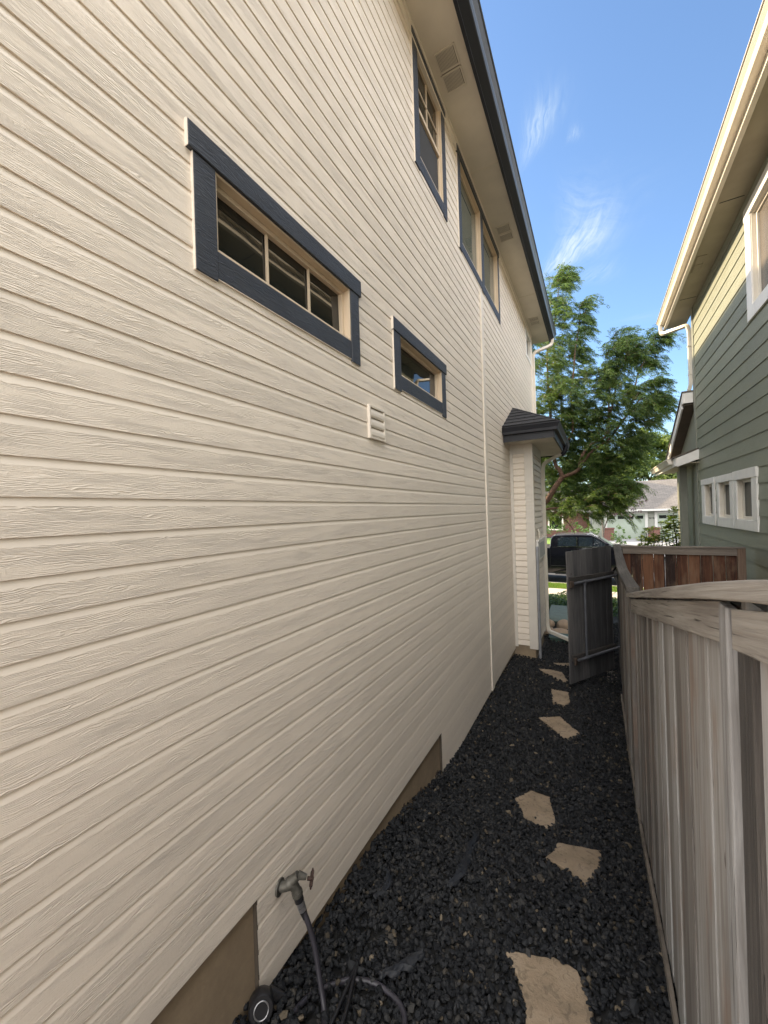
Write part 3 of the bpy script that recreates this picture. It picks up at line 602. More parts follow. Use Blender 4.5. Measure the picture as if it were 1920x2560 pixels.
# hose tap on the wall
b = MB()
b.tube([(LX + .008, 1.262, .835), (LX + .016, 1.264, .835)], [.034, .034], 16)
b.tube([(LX + .014, 1.264, .835), (-1.262, 1.275, .842), (-1.245, 1.287, .848)], [.019, .021, .023], 14)
b.tube(arc((-1.255, 1.28, .848), (-1.238, 1.292, .862), (-1.222, 1.300, .812), 8), [.024, .026, .026, .025, .023, .022, .021, .021, .021], 14)
b.tube([(-1.245, 1.287, .855), (-1.215, 1.305, .885)], [.022, .018], 14); b.tube([(-1.215, 1.305, .885), (-1.185, 1.325, .872)], [.018, .011], 12)
b.tube([(-1.222, 1.300, .814), (-1.219, 1.302, .797)], [.024, .024], 14)
tp = b.build('hose_tap', M['tapmetal'], LH)
b = MB(); hc = Vector((-1.166, 1.338, .862)); ax = Vector((.60, .52, -.22)).normalized(); e1 = ax.cross(Vector((0, 0, 1))).normalized(); e2 = ax.cross(e1)
ringp = [hc + (e1 * math.cos(t) + e2 * math.sin(t)) * (.030 + .0035 * math.cos(8 * t)) for t in [2 * math.pi * i / 48 for i in range(49)]]
b.tube(ringp, .0036, 6, cap=False)
for i in range(8):
    t = 2 * math.pi * i / 8; b.tube([hc, hc + (e1 * math.cos(t) + e2 * math.sin(t)) * .032], .0025, 5)
b.tube([hc - ax * .02, hc + ax * .006], .008, 8)
b.build('handle_wheel', M['rust'], tp)

# ================================================================== RIGHT (GREEN) HOUSE
RX = 1.9
RH = thing('green_house', (6, 5, 0), 'two storey sage green house with wide lap siding and pale trim on the right', 'house')
zs = lambda z: 2.5 + (z - 2.5) * .8636
rw = [(9.09, 9.66, 2.24, 2.84), (8.04, 8.67, 2.24, 2.83), (7.06, 7.70, 2.235, 2.82), (5.75, 6.80, 5.09, 6.28)]
profg = [(0, 0, 0), (0, .013, 0), (.2175 - .0005, .001, 0)]
siding(RX, -1, -2.0, 10.30, -.3, 6.6, 4.255, .2175, rw, profg, [M['green']], 'siding_wall', RH)
b = MB(); b.box(RX + .15, 10.5, -2, 10.35, -.6, 6.6); b.box(RX + .01, RX + .15, -2, -1.98, -.5, 6.6); b.box(RX + .005, RX + .15, 10.3, 10.35, -.5, 6.6); b.build('wall', M['green_trim'], RH)
b = MB(); b.box(RX - .024, RX + .02, 10.235, 10.37, -.4, 6.595); b.build('corner_board', M['green_trim'], RH, bevel=.003)
def triple(y0, y1, z0, z1, lab):
    o0, o1, b0, b1 = y0, y1, z0, z1
    return lab
for op, tr in ((rw[0], (8.93, 9.89, 2.08, 2.955)), (rw[1], (7.875, 8.80, 2.08, 2.95)), (rw[2], (6.86, 7.84, 2.085, 2.96))):
    y0, y1, z0, z1 = op; a, c, d, e = tr
    window(RH, -1, RX, op, [(a - .01, c + .01, z1 + .003, e, .034), (a, y0 - .003, z0 - .003, z1 + .002, .028), (y1 + .003, c, z0 - .003, z1 + .002, .028), (a, c, d, z0 - .004, .028)], M['white'], M['white_metal'], M['glass_low'], depth=.055, ft=.036,
           rail=None, label={0: 'small lower window nearest the corner', 1: 'middle small lower window', 2: 'small lower window closest to the viewer'}[rw.index(op)])
y0, y1, z0, z1 = rw[3]
window(RH, -1, RX, rw[3], [(5.62, 7.02, z1 + .003, 6.44, .034), (5.62, y0 - .003, 4.92, z1 + .002, .028), (y1 + .003, 7.0, 4.92, z1 + .002, .028), (y0 - .002, y1 + .002, 4.92, z0 - .003, .028)], M['white'], M['white_metal'], M['glass_screen_warm'], depth=.05, ft=.04, label='large upper window with white surround')
RZ = 6.6
b = MB(); b.box(1.545, RX + .03, -2.4, 11.2, RZ, RZ + .03); rs = b.build('soffit', M['green_soffit'], RH)
b = MB()
for yj in (4.2, 6.9, 9.75): b.box(1.60, 1.86, yj, yj + .012, RZ - .004, RZ + .001)
b.split('soffit_joint', M['earth'], rs)
soffit_vent(1.60, 1.72, 8.2, 8.72, RH, RZ, mat=M['green_soffit'])
b = MB(); b.box(1.515, 1.545, -2.4, 11.2, RZ - .02, 6.80); b.box(1.50, 1.555, -2.4, 11.2, RZ - .035, RZ - .02); b.build('fascia', M['white_metal'], RH, bevel=.003)
b = MB(); b.prism([(1.513, 6.80), (1.513, 6.68), (1.435, 6.675), (1.425, 6.70), (1.42, 6.735), (1.39, 6.775), (1.388, 6.788), (1.375, 6.79), (1.375, 6.802), (1.39, 6.802), (1.392, 6.795)], 'Y', -2.4, 11.24)
b.build('gutter', M['white_metal'], RH)
b = MB(); b.rtube(rounded([(1.45, 11.15, 6.70), (1.45, 11.12, 6.50), (1.50, 11.0, 6.44), (1.83, 10.48, 6.33), (1.855, 10.45, 6.2), (1.855, 10.44, 5.05), (1.82, 10.47, 4.90)], .06), .065, .08, (0, 1, .01))
ds = b.build('downspout', M['white_metal'], RH, bevel=.007)
b = MB(); b.box(1.815, 1.895, 10.39, 10.485, 5.85, 5.875); b.box(1.815, 1.895, 10.39, 10.485, 5.24, 5.265); b.split('strap', M['white_metal'], ds)
b = MB(); b.add([(1.50, -2.4, 6.81), (1.50, 11.2, 6.81), (6, 11.2, 8.9), (6, -2.4, 8.9)], [(0, 1, 2, 3)]); b.add([(1.50, -2.4, 6.81), (6, -2.4, 8.9), (10.9, -2.4, 6.81)], [(0, 1, 2)]); b.add([(1.50, 11.2, 6.81), (6, 11.2, 8.9), (10.9, 11.2, 6.81)], [(0, 1, 2)]); b.add([(10.9, -2.4, 6.81), (10.9, 11.2, 6.81), (6, 11.2, 8.899), (6, -2.4, 8.899)], [(0, 1, 2, 3)])
b.build('roof', M['roof_brown'], RH)
# garage roof sloping to the street beyond the corner, rake overhanging towards the passage
zt = lambda y: 4.87 - (y - 10.40) * .49
b = MB(); b.prism([(10.38, 4.90), (10.38, 4.86), (12.95, zt(12.95) - .04), (12.95, zt(12.95))], 'X', 1.68, 9.5); gr = b.build('garage_roof', M['roof_brown'], RH)
b = MB(); b.prism([(10.55, zt(10.55) - .045), (10.55, zt(10.55) - .24), (12.9, zt(12.9) - .24), (12.9, zt(12.9) - .045)], 'X', 1.70, 1.73); b.prism([(10.38, 4.855), (10.38, 4.64), (10.56, 4.64), (10.56, zt(10.56) - .045)], 'X', 1.696, 1.73); b.box(1.73, 1.875, 10.376, 10.40, 4.64, 4.855)
b.build('rake_board', M['white'], RH, bevel=.003)
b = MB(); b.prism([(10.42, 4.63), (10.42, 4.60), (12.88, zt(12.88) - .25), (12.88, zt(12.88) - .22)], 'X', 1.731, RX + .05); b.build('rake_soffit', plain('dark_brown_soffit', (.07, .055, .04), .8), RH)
b = MB(); b.prism([(10.36, -.5), (10.36, 4.6), (12.8, 3.45), (12.8, -.5)], 'X', RX + .02, 9.0); b.build('garage_wall', M['green_trim'], RH)
# lean-to eave with gutter, beam and post
b = MB(); b.prism([(1.945, 3.66), (1.945, 3.63), (1.47, 3.455), (1.47, 3.485)], 'Y', 10.10, 13.3); b.build('porch_roof', M['roof_brown'], RH)
b = MB(); b.prism([(1.94, 3.625), (1.94, 3.42), (1.52, 3.27), (1.52, 3.455)], 'Y', 10.098, 10.128); b.box(1.50, 1.525, 10.13, 13.3, 3.29, 3.462); b.build('porch_fascia', M['white'], RH, bevel=.003)
b = MB(); b.box(1.526, RX + .02, 10.13, 13.25, 3.33, 3.35); b.build('porch_soffit', M['green_soffit'], RH)
b = MB(); b.prism([(1.498, 3.47), (1.498, 3.36), (1.43, 3.35), (1.42, 3.38), (1.405, 3.43), (1.38, 3.455), (1.38, 3.472), (1.395, 3.472)], 'Y', 10.45, 13.35); b.build('porch_gutter', M['white_metal'], RH)
b = MB(); b.box(1.69, 1.825, 10.93, 11.07, -.4, 3.33); b.build('porch_post', M['green_trim'], RH, bevel=.004)

# ================================================================== FENCES
FX = .24
def capz(y): return 2.36 - (y - .873) * .2065 if y > .873 else 2.36 + (.873 - y) * .175
NF = thing('wood_fence', (FX, 1.3, .4), 'near grey weathered picket fence whose bowed top cap slopes down away from the viewer', 'fence', 'wooden fence runs')
b = MB(); y = -2.6; i = 0
while y < 3.60:
    w = .135; zt_ = capz(y + .07) - .035; off = [0, .004, .001, .006, .002, .007, .003][i % 7]
    if not (.83 < y + .07 < 1.02) or True:
        b.box(FX + off, FX + off + .018, y + .0015, y + .1365, g(y) + .05, zt_)
    y += .138; i += 1
b.build('picket_panel', M['fence'], NF)
def slopebox(b, xa, xb, ya, yb, f0, f1, n=1, mi=0):
    for k in range(n):
        a = ya + (yb - ya) * k / n; c = ya + (yb - ya) * (k + 1) / n
        b.add([(xa, a, f0(a)), (xb, a, f0(a)), (xb, c, f0(c)), (xa, c, f0(c)), (xa, a, f1(a)), (xb, a, f1(a)), (xb, c, f1(c)), (xa, c, f1(c))],
              [(0, 3, 2, 1), (4, 5, 6, 7), (1, 2, 6, 5), (3, 0, 4, 7)] + ([(0, 1, 5, 4)] if k == 0 else []) + ([(2, 3, 7, 6)] if k == n - 1 else []), mi)
    return b
bow = lambda y: .012 * math.sin(max(0, min(1, (y - .2) / 3.3)) * math.pi)
b = slopebox(MB(), .193, .288, -2.6, 3.60, lambda y: capz(y) - .031 + bow(y) * .1, lambda y: capz(y) + bow(y) * .6, 24)
o = b.build('top_cap', M['fence_rail'], NF, bevel=.004)
rl = lambda y: 2.285 - (y - 1.08) * .2105
b = slopebox(MB(), FX - .020, FX - .002, 1.042, 3.585, lambda y: rl(y) - .088 - (y - 1.08) * .007, lambda y: rl(y)); b.build('top_rail', M['fence_rail'], NF, bevel=.003)
b = slopebox(MB(), FX - .028, FX - .009, -2.6, .925, lambda y: 2.228 + (.925 - y) * .19, lambda y: 2.303 + (.925 - y) * .21); b.build('top_rail', M['fence_rail'], NF, bevel=.003)
b = MB(); b.box(FX - .022, FX - .002, .985, 1.040, g(1) + .02, 2.292); b.build('batten', M['fence_batten'], NF, bevel=.004)
b = MB(); b.box(FX - .008, FX + .055, .895, .983, g(.9), 2.29); b.build('fence_post', M['fence_post'], NF, bevel=.006)
b = slopebox(MB(), FX - .020, FX - .003, 1.04, 3.60, lambda y: g(y) - .03, lambda y: g(y) + .085, 14); b.build('kickboard', M['kick'], NF, bevel=.003)
b = slopebox(MB(), FX + .03, FX + .055, -2.6, 3.58, lambda y: capz(y) - .16, lambda y: capz(y) - .08, 6); b.build('back_rail', M['fence_rail'], NF)
# far run towards the gate
FF = thing('wood_fence', (FX, 5.3, -.05), 'far grey weathered picket fence run with thick curved top cap leading to the gate', 'fence', 'wooden fence runs')
xo = lambda y: float(np.interp(y, [3.6, 4.1, 4.7, 5.7, 7.2], [0, -.014, -.018, 0, .030]))
zc_ = lambda y: float(np.interp(y, [3.6, 4.2, 5.2, 6.2, 7.2], [1.845, 1.842, 1.845, 1.855, 1.87]))
b = MB(); y = 3.66; i = 0
while y < 7.05:
    w = .135; off = [0, .004, .001, .006, .002][i % 5] + xo(y); b.box(FX + off, FX + off + .018, y, y + w, g(y) + .06, zc_(y) - .046); y += .138; i += 1
b.build('picket_panel', M['fence'], FF)
b = MB(); n = 22
for k in range(n):
    a = 3.64 + 3.56 * k / n; c = 3.64 + 3.56 * (k + 1) / n
    v = []
    for yy in (a, c): v += [(.196 + xo(yy), yy, zc_(yy) - .045), (.290 + xo(yy) * 1.1, yy, zc_(yy) - .045), (.290 + xo(yy) * 1.1, yy, zc_(yy)), (.196 + xo(yy), yy, zc_(yy))]
    fs = [(0, 1, 5, 4), (1, 2, 6, 5), (2, 3, 7, 6), (3, 0, 4, 7)]
    if k == 0: fs.append((0, 3, 2, 1))
    if k == n - 1: fs.append((4, 5, 6, 7))
    b.add(v, fs)
b.build('top_cap', wood('old_cap', [(.03, .026, .023), (.07, .062, .054), (.115, .103, .092), (.18, .168, .155)], 'Y', 'X', None, 0, 110, crack=.8, bump=.004), FF, bevel=.004)
b = MB(); b.box(FX - .026, FX + .06, 3.612, 3.655, g(3.6), 1.80); b.build('fence_post', M['fence'], FF, bevel=.004)
b = MB(); b.box(FX + .02, FX + .11, 7.06, 7.15, g(7), 1.82); b.build('fence_post', M['fence_post'], FF, bevel=.004)
b = slopebox(MB(), FX - .022, FX - .004, 3.66, 5.9, lambda y: g(y) - .04, lambda y: g(y) + .10, 8); b.build('kickboard', M['kick'], FF, bevel=.003)
b = slopebox(MB(), FX - .16, FX - .02, 6.5, 7.05, lambda y: g(y) - .01, lambda y: g(y) + .02, 1); b.build('sill_board', M['kick'], FF, bevel=.003)
# red cross fence
RF = thing('cross_fence', (1.05, 7.16, -.1), 'reddish cedar fence with grey top rail running across to the green house', 'fence')
b = MB(); x = .33; i = 0
while x < 1.72:
    off = [0, .004, .001][i % 3]; b.box(x + .002, x + .138, 7.165 + off, 7.183 + off, g(7.2) + .05, 1.80); x += .142; i += 1
b.build('picket_panel', M['red_panel'], RF, bevel=.002)
b = MB(); b.box(.30, 1.80, 7.135, 7.163, 1.735, 1.835); b.build('top_rail', M['red_rail'], RF, bevel=.003)
b = MB(); b.box(.30, 1.815, 7.12, 7.20, 1.836, 1.857); b.build('top_cap', M['red_rail'], RF, bevel=.003)
b = MB(); b.box(1.725, 1.815, 7.125, 7.165, g(7), 1.834); b.build('fence_post', wood('brown_post', [(.09, .055, .035), (.15, .10, .07), (.2, .15, .11), (.28, .22, .17)], 'Z', 'X', None, 0, 60), RF, bevel=.003)
b = MB(); b.box(.32, 1.72, 7.19, 7.225, .2, .29); b.build('bottom_rail', M['red_rail'], RF)
# gate
GL = 1.0; gd = Vector((.56, .83, 0)).normalized(); gn = Vector((gd.y, -gd.x, 0))
GT = thing('garden_gate', (.17, 6.75, -.05), 'dark grey wooden gate standing open into the passage on a black pipe frame', 'gate')
Mg = Matrix(((gd.x, -gn.x, 0, .17 - gd.x * 1.0), (gd.y, -gn.y, 0, 6.75 - gd.y * 1.0), (0, 0, 1, 0), (0, 0, 0, 1)))   # local x along the gate, local -y towards the viewer
b = MB()
for i in range(7):
    a = i * .1425; off = [0, .003, .001, .004][i % 4]
    b.box(a + .0012, a + .1412, -.018 + off, off, .025 + i * .002, 1.872 + i * .004, mat=Mg)
b.build('board_panel', M['gate'], GT, bevel=.002)
b = MB(); b.box(.02, .99, -.058, -.020, 1.425, 1.515, mat=Mg); b.box(.04, .99, -.058, -.020, .335, .425, mat=Mg); b.split('cross_rail', wood('black_rail', [(.012, .011, .011), (.025, .022, .02), (.04, .035, .032), (.06, .055, .05)], 'X', 'Z', None, 0, 80), GT, bevel=.003)
pg = lambda x, y, z: Mg @ Vector((x, y, z))
b = MB(); r_ = .019
b.tube([pg(.07, -.085, 1.435), pg(1.03, -.085, 1.455)], r_, 12); b.tube([pg(1.03, -.085, 1.455), pg(1.045, -.085, 1.44), pg(1.045, -.085, .40), pg(1.03, -.085, .375), pg(.09, -.085, .365)], r_, 12)
b.tube([pg(.27, -.085, 1.44), pg(.27, -.085, .372)], .016, 12)
b.tube([pg(.24, -.085, 1.438), pg(.31, -.085, 1.44)], .025, 12); b.tube([pg(.24, -.085, .367), pg(.31, -.085, .369)], .025, 12); b.tube([pg(.27, -.085, 1.435), pg(.27, -.085, 1.39)], .022, 12)
b.build('pipe_frame', M['pipe'], GT)
b = MB(); b.box(-.012, .05, -.08, -.055, 1.38, 1.47, mat=Mg); b.box(.035, .075, -.08, -.058, .30, .40, mat=Mg); b.split('latch_block', plain('old_brown_block', (.055, .038, .028), .8), GT, bevel=.004)
b = MB(); b.box(1.03, 1.09, -.10, -.07, 1.36, 1.39, mat=Mg); b.box(1.03, 1.09, -.10, -.07, .50, .53, mat=Mg); b.split('hinge', M['pipe'], GT)

# ================================================================== STEPPING STONES, GRAVEL
STONES = [
 ([(-0.444, 1.891), (-0.328, 1.934), (-0.234, 1.974), (-0.135, 1.965), (-0.1, 1.906), (-0.068, 1.821), (-0.067, 1.655), (-.08, 1.56), (-0.289, 1.533), (-0.324, 1.717), (-0.375, 1.807), (-0.413, 1.844)], 'large tan flagstone nearest the viewer at the bottom of the photo'),
 ([(-0.298, 2.9), (-0.034, 2.991), (-.03, 2.93), (-0.038, 2.774), (-0.075, 2.64), (-0.114, 2.533), (-0.209, 2.625), (-0.354, 2.668), (-0.316, 2.772)], 'tan four-sided flagstone with a dark pebble lying on it'),
 ([(-0.665, 3.331), (-0.566, 3.538), (-0.402, 3.526), (-0.394, 3.443), (-.372, 3.35), (-0.332, 3.192), (-0.379, 3.022), (-0.535, 3.021), (-0.619, 3.228)], 'tan six-sided flagstone in the middle of the gravel path'),
 ([(-0.675, 4.933), (-0.451, 5.07), (-0.229, 4.779), (-0.344, 4.558), (-0.392, 4.595), (-0.485, 4.729)], 'long slanting flagstone beyond the six-sided one'),
 ([(-0.621, 5.832), (-0.397, 5.823), (-0.366, 5.52), (-0.421, 5.39), (-0.559, 5.412)], 'small squarish flagstone before the gate'),
 ([(-0.869, 6.522), (-.70, 6.56), (-0.527, 6.525), (-0.40, 6.143), (-0.532, 6.148), (-0.744, 6.37)], 'pointed flagstone beside the free edge of the gate'),
 ([(-0.70, 6.876), (-0.42, 6.99), (-0.32, 6.874), (-0.60, 6.80)], 'narrow flagstone half hidden behind the gate')]
def polyz(x, y): return g(y)
fp = None
for poly, lab in STONES:
    P = [];
    for i, p in enumerate(poly):                # chipped edges: subdivide and jitter
        q = poly[(i + 1) % len(poly)]
        L_ = math.hypot(q[0] - p[0], q[1] - p[1]); n = max(2, int(L_ / .03))
        for k in range(n):
            t = k / n; j = .0 if k == 0 else .0045
            P.append((p[0] + (q[0] - p[0]) * t + random.uniform(-j, j), p[1] + (q[1] - p[1]) * t + random.uniform(-j, j)))
    cx = sum(p[0] for p in P) / len(P); cy = sum(p[1] for p in P) / len(P); n = len(P)
    slope = (g(cy + .1) - g(cy - .1)) / .2
    zt_ = lambda y: g(cy) + slope * (y - cy) + .030
    vs = []; rings = ((1.0, -.05), (1.0, -.006), (.975, 0.0), (.5, .001 ), (.0, .001))
    for sc, dz in rings[:-1]: vs += [(cx + (p[0] - cx) * sc, cy + (p[1] - cy) * sc, zt_(cy + (p[1] - cy) * sc) + dz) for p in P]
    vs.append((cx, cy, zt_(cy)))
    fs = [(r * n + i, r * n + (i + 1) % n, (r + 1) * n + (i + 1) % n, (r + 1) * n + i) for r in range(3) for i in range(n)] + [(3 * n + i, 3 * n + (i + 1) % n, 4 * n) for i in range(n)]
    b = MB(); b.add([(v[0] - cx, v[1] - cy, v[2] - g(cy)) for v in vs], fs); o = b.build('stepping_stone', M['stone']); o.location = (cx, cy, g(cy))
    tag(o, lab, 'stepping stone', 'flagstones set in the gravel path')
def inpoly(x, y, P):
    c = np.zeros(len(x), bool); j = len(P) - 1
    for i in range(len(P)):
        xi, yi = P[i]; xj, yj = P[j]
        c ^= ((yi > y) != (yj > y)) & (x < (xj - xi) * (y - yi) / (yj - yi + 1e-12) + xi); j = i
    return c
# angular pebbles (deformed icosahedra)
ph = (1 + 5 ** .5) / 2
ICO = np.array([(-1, ph, 0), (1, ph, 0), (-1, -ph, 0), (1, -ph, 0), (0, -1, ph), (0, 1, ph), (0, -1, -ph), (0, 1, -ph), (ph, 0, -1), (ph, 0, 1), (-ph, 0, -1), (-ph, 0, 1)], float); ICO /= np.linalg.norm(ICO[0])
ICF = np.array([(0, 11, 5), (0, 5, 1), (0, 1, 7), (0, 7, 10), (0, 10, 11), (1, 5, 9), (5, 11, 4), (11, 10, 2), (10, 7, 6), (7, 1, 8), (3, 9, 4), (3, 4, 2), (3, 2, 6), (3, 6, 8), (3, 8, 9), (4, 9, 5), (2, 4, 11), (6, 2, 10), (8, 6, 7), (9, 8, 1)])
def pebbles(n, x0, x1, ya, yb, r0, r1, lift, skip=True):
    x = rng.uniform(x0, x1, n); y = rng.uniform(ya, yb, n); keep = np.ones(n, bool)
    if skip:
        for poly, _ in STONES:
            c = np.mean(poly, 0); P = [(c[0] + (p[0] - c[0]) * .955, c[1] + (p[1] - c[1]) * .955) for p in poly]
            ins = inpoly(x, y, P); keep &= ~ins | (rng.rand(n) < .004)
        keep &= ~((x < LX + .4) & (x > -1.34) & (y > BY0 - .0) & (y < BY1))
    x, y = x[keep], y[keep]; n = len(x)
    r = rng.uniform(r0, r1, n) * np.where(rng.rand(n) < .08, 1.5, 1)
    z = np.interp(y, GY, GZ) + lift * rng.rand(n) + .016 + .012 * np.sin(x * 7 + y * 3) * np.sin(y * 5.3 - x * 2) + np.where(x < -1.05, (-.0 + (-1.05 - x) * .15), 0)
    V = ICO[None] * (1 + rng.uniform(-.28, .28, (n, 12, 1)))
    V = V * np.stack([rng.uniform(.8, 1.35, n), rng.uniform(.65, 1.05, n), rng.uniform(.38, .75, n)], 1)[:, None] * r[:, None, None]
    q = rng.normal(size=(n, 4)) * np.array([1, .35, .35, 1]); q /= np.linalg.norm(q, axis=1)[:, None]; w, a, c, d = q.T
    Rm = np.stack([1 - 2 * (c * c + d * d), 2 * (a * c - d * w), 2 * (a * d + c * w), 2 * (a * c + d * w), 1 - 2 * (a * a + d * d), 2 * (c * d - a * w), 2 * (a * d - c * w), 2 * (c * d + a * w), 1 - 2 * (a * a + c * c)], 1).reshape(n, 3, 3)
    V = np.einsum('nij,nkj->nki', Rm, V) + np.stack([x, y, z], 1)[:, None]
    F = (ICF[None] + (np.arange(n) * 12)[:, None, None]).reshape(-1, 3)
    return V.reshape(-1, 3), F
parts = [pebbles(17000, -1.34, .30, .9, 3.4, .007, .0165, .018), pebbles(16000, -1.34, .32, 3.4, 7.3, .009, .018, .018), pebbles(5500, -1.3, .6, 7.3, 10.0, .012, .02, .02), pebbles(3500, -1.34, .3, 0.0, .9, .010, .018, .012)]
V = np.concatenate([p[0] for p in parts]); o_ = np.cumsum([0] + [len(p[0]) for p in parts]); F = np.concatenate([p[1] + k for p, k in zip(parts, o_)])
tag(npmesh('gravel', V, F, M['pebble']), 'dark grey angular gravel filling the side passage', 'gravel', kind='stuff')

# ================================================================== SMALL THINGS
# hose from the tap, running to the ground and looping
def wavy(pts, r, n=10):
    P = [Vector(p) for p in pts]; out = []
    for i in range(len(P) - 1):
        p0 = P[max(i - 1, 0)]; p1 = P[i]; p2 = P[i + 1]; p3 = P[min(i + 2, len(P) - 1)]
        for k in range(6):
            t = k / 6; out.append(.5 * ((2 * p1) + (p2 - p0) * t + (2 * p0 - 5 * p1 + 4 * p2 - p3) * t * t + (3 * p1 - p0 - 3 * p2 + p3) * t ** 3))
    out.append(P[-1]); return out
hz = lambda y: g(y) + .030
HS = thing('garden_hose', (-1.219, 1.302, .79), 'dark rubber garden hose hanging from the wall tap down to the gravel', 'hose')
b = MB(); b.tube(wavy([(-1.213, 1.305, .775), (-1.195, 1.308, .735), (-1.165, 1.312, .67), (-1.135, 1.310, .59), (-1.10, 1.293, .50), (-1.055, 1.262, hz(1.26) + .01), (-1.0, 1.18, hz(1.2)), (-.96, 1.05, hz(1.05)), (-1.0, .90, hz(.9)), (-1.12, .95, hz(.95)), (-1.155, 1.12, hz(1.1)), (-1.150, 1.254, hz(1.25)), (-1.128, 1.313, hz(1.31)), (-1.085, 1.371, hz(1.37)), (-1.026, 1.428, hz(1.43)), (-0.926, 1.465, hz(1.46)), (-0.837, 1.462, hz(1.46)), (-0.779, 1.441, hz(1.44)), (-0.745, 1.39, hz(1.39)), (-.73, 1.25, hz(1.25)), (-.8, 1.0, hz(1.0))], .011), .0115, 10)
b.build('hose_tube', M['hose'], HS)
b = MB(); b.tube([(-1.2195, 1.3015, .798), (-1.212, 1.305, .772)], .021, 16); b.build('coupling', M['black'], HS)
b = MB(); b.tube([(-1.2125, 1.305, .7745), (-1.206, 1.307, .752)], .0185, 16); b.tube([(-1.2045, 1.3075, .748), (-1.1985, 1.3095, .732)], .0175, 16); b.build('ferrule', M['steel'], HS)
b = MB(); b.tube([(-1.200, 1.309, .735), (-1.184, 1.311, .702)], [.017, .0125], 14); b.build('collar', M['black'], HS)
b = MB(); b.tube(wavy([(-1.045, 1.50, hz(1.5)), (-1.022, 1.40, hz(1.4) + .02), (-1.0, 1.28, hz(1.28) + .02), (-.98, 1.1, hz(1.1))], .008), .0085, 8)
b.tube(wavy([(-1.040, 1.495, hz(1.5)), (-1.00, 1.385, hz(1.4) + .02), (-.962, 1.28, hz(1.28) + .02), (-.93, 1.1, hz(1.1))], .008), .0085, 8)
for o, lab in zip(b.split('drip_tube', M['black']), ('left of the two thin black drip tubes crossing the hose loop', 'right of the two thin black drip tubes crossing the hose loop')): tag(o, lab, 'tubing', 'black drip tubes')
NZ = thing('hose_reel_nozzle', (-1.245, 1.12, .45), 'round black hose connector with metal ring against the foundation', 'hose fitting')
d = Vector((.62, -.55, .35)).normalized(); c = Vector((-1.245, 1.10, .508))
b = MB(); b.tube([c - d * .05, c - d * .03, c + d * .015, c + d * .022], [.036, .050, .050, .044], 20); b.tube([c - d * .045 + Vector((.01, .03, -.01)), c + Vector((.03, .10, -.06))], [.03, .018], 14); b.build('body', M['black'], NZ)
b = MB(); rp = [c + d * .0225 + (d.cross(Vector((0, 0, 1))).normalized() * math.cos(t) + d.cross(d.cross(Vector((0, 0, 1)))).normalized() * math.sin(t)) * .028 for t in [2 * math.pi * i / 24 for i in range(25)]]; b.tube(rp, .0028, 6, cap=False); b.build('metal_ring', M['steel'], NZ)
# scraps of landscape fabric showing through the gravel
def scrap(pts, wid, lab):
    P = wavy(pts, .1); vs = []; n = 7
    for i, p in enumerate(P):
        t = (P[min(i + 1, len(P) - 1)] - P[max(i - 1, 0)]).normalized(); s_ = Vector((-t.y, t.x, 0)); w_ = wid * (.35 + .65 * math.sin(math.pi * (i + .6) / (len(P) + .4))) * (1 + .25 * math.sin(i * 1.7))
        for k in range(n):
            u_ = (k / (n - 1) - .5) * 2; q = p + s_ * u_ * w_; vs.append((q.x, q.y, g(q.y) + .040 + .010 * math.cos(u_ * 1.5) + .012 * math.sin(i * 1.9 + k * 2.3)))
    fs = [(i * n + k, i * n + k + 1, (i + 1) * n + k + 1, (i + 1) * n + k) for i in range(len(P) - 1) for k in range(n - 1)]
    b = MB(); b.add(vs, fs, sm=True); o = b.build('landscape_fabric', M['fabric']); sl = o.modifiers.new('thick', 'SOLIDIFY'); sl.thickness = .002
    tag(o, lab, 'weed fabric', 'scraps of weed fabric in the gravel')
scrap([(-.785, 2.62, 0), (-.775, 2.4, 0), (-.76, 2.2, 0), (-.79, 2.06, 0)], .032, 'narrow scrap of black weed fabric poking through the gravel mid path')
scrap([(-.78, 1.68, 0), (-.84, 1.58, 0), (-.92, 1.49, 0)], .026, 'crumpled weed fabric scrap near the hose loop')
scrap([(-1.15, 2.0, 0), (-1.1, 1.9, 0), (-1.13, 1.8, 0)], .022, 'small weed fabric scrap close to the foundation')
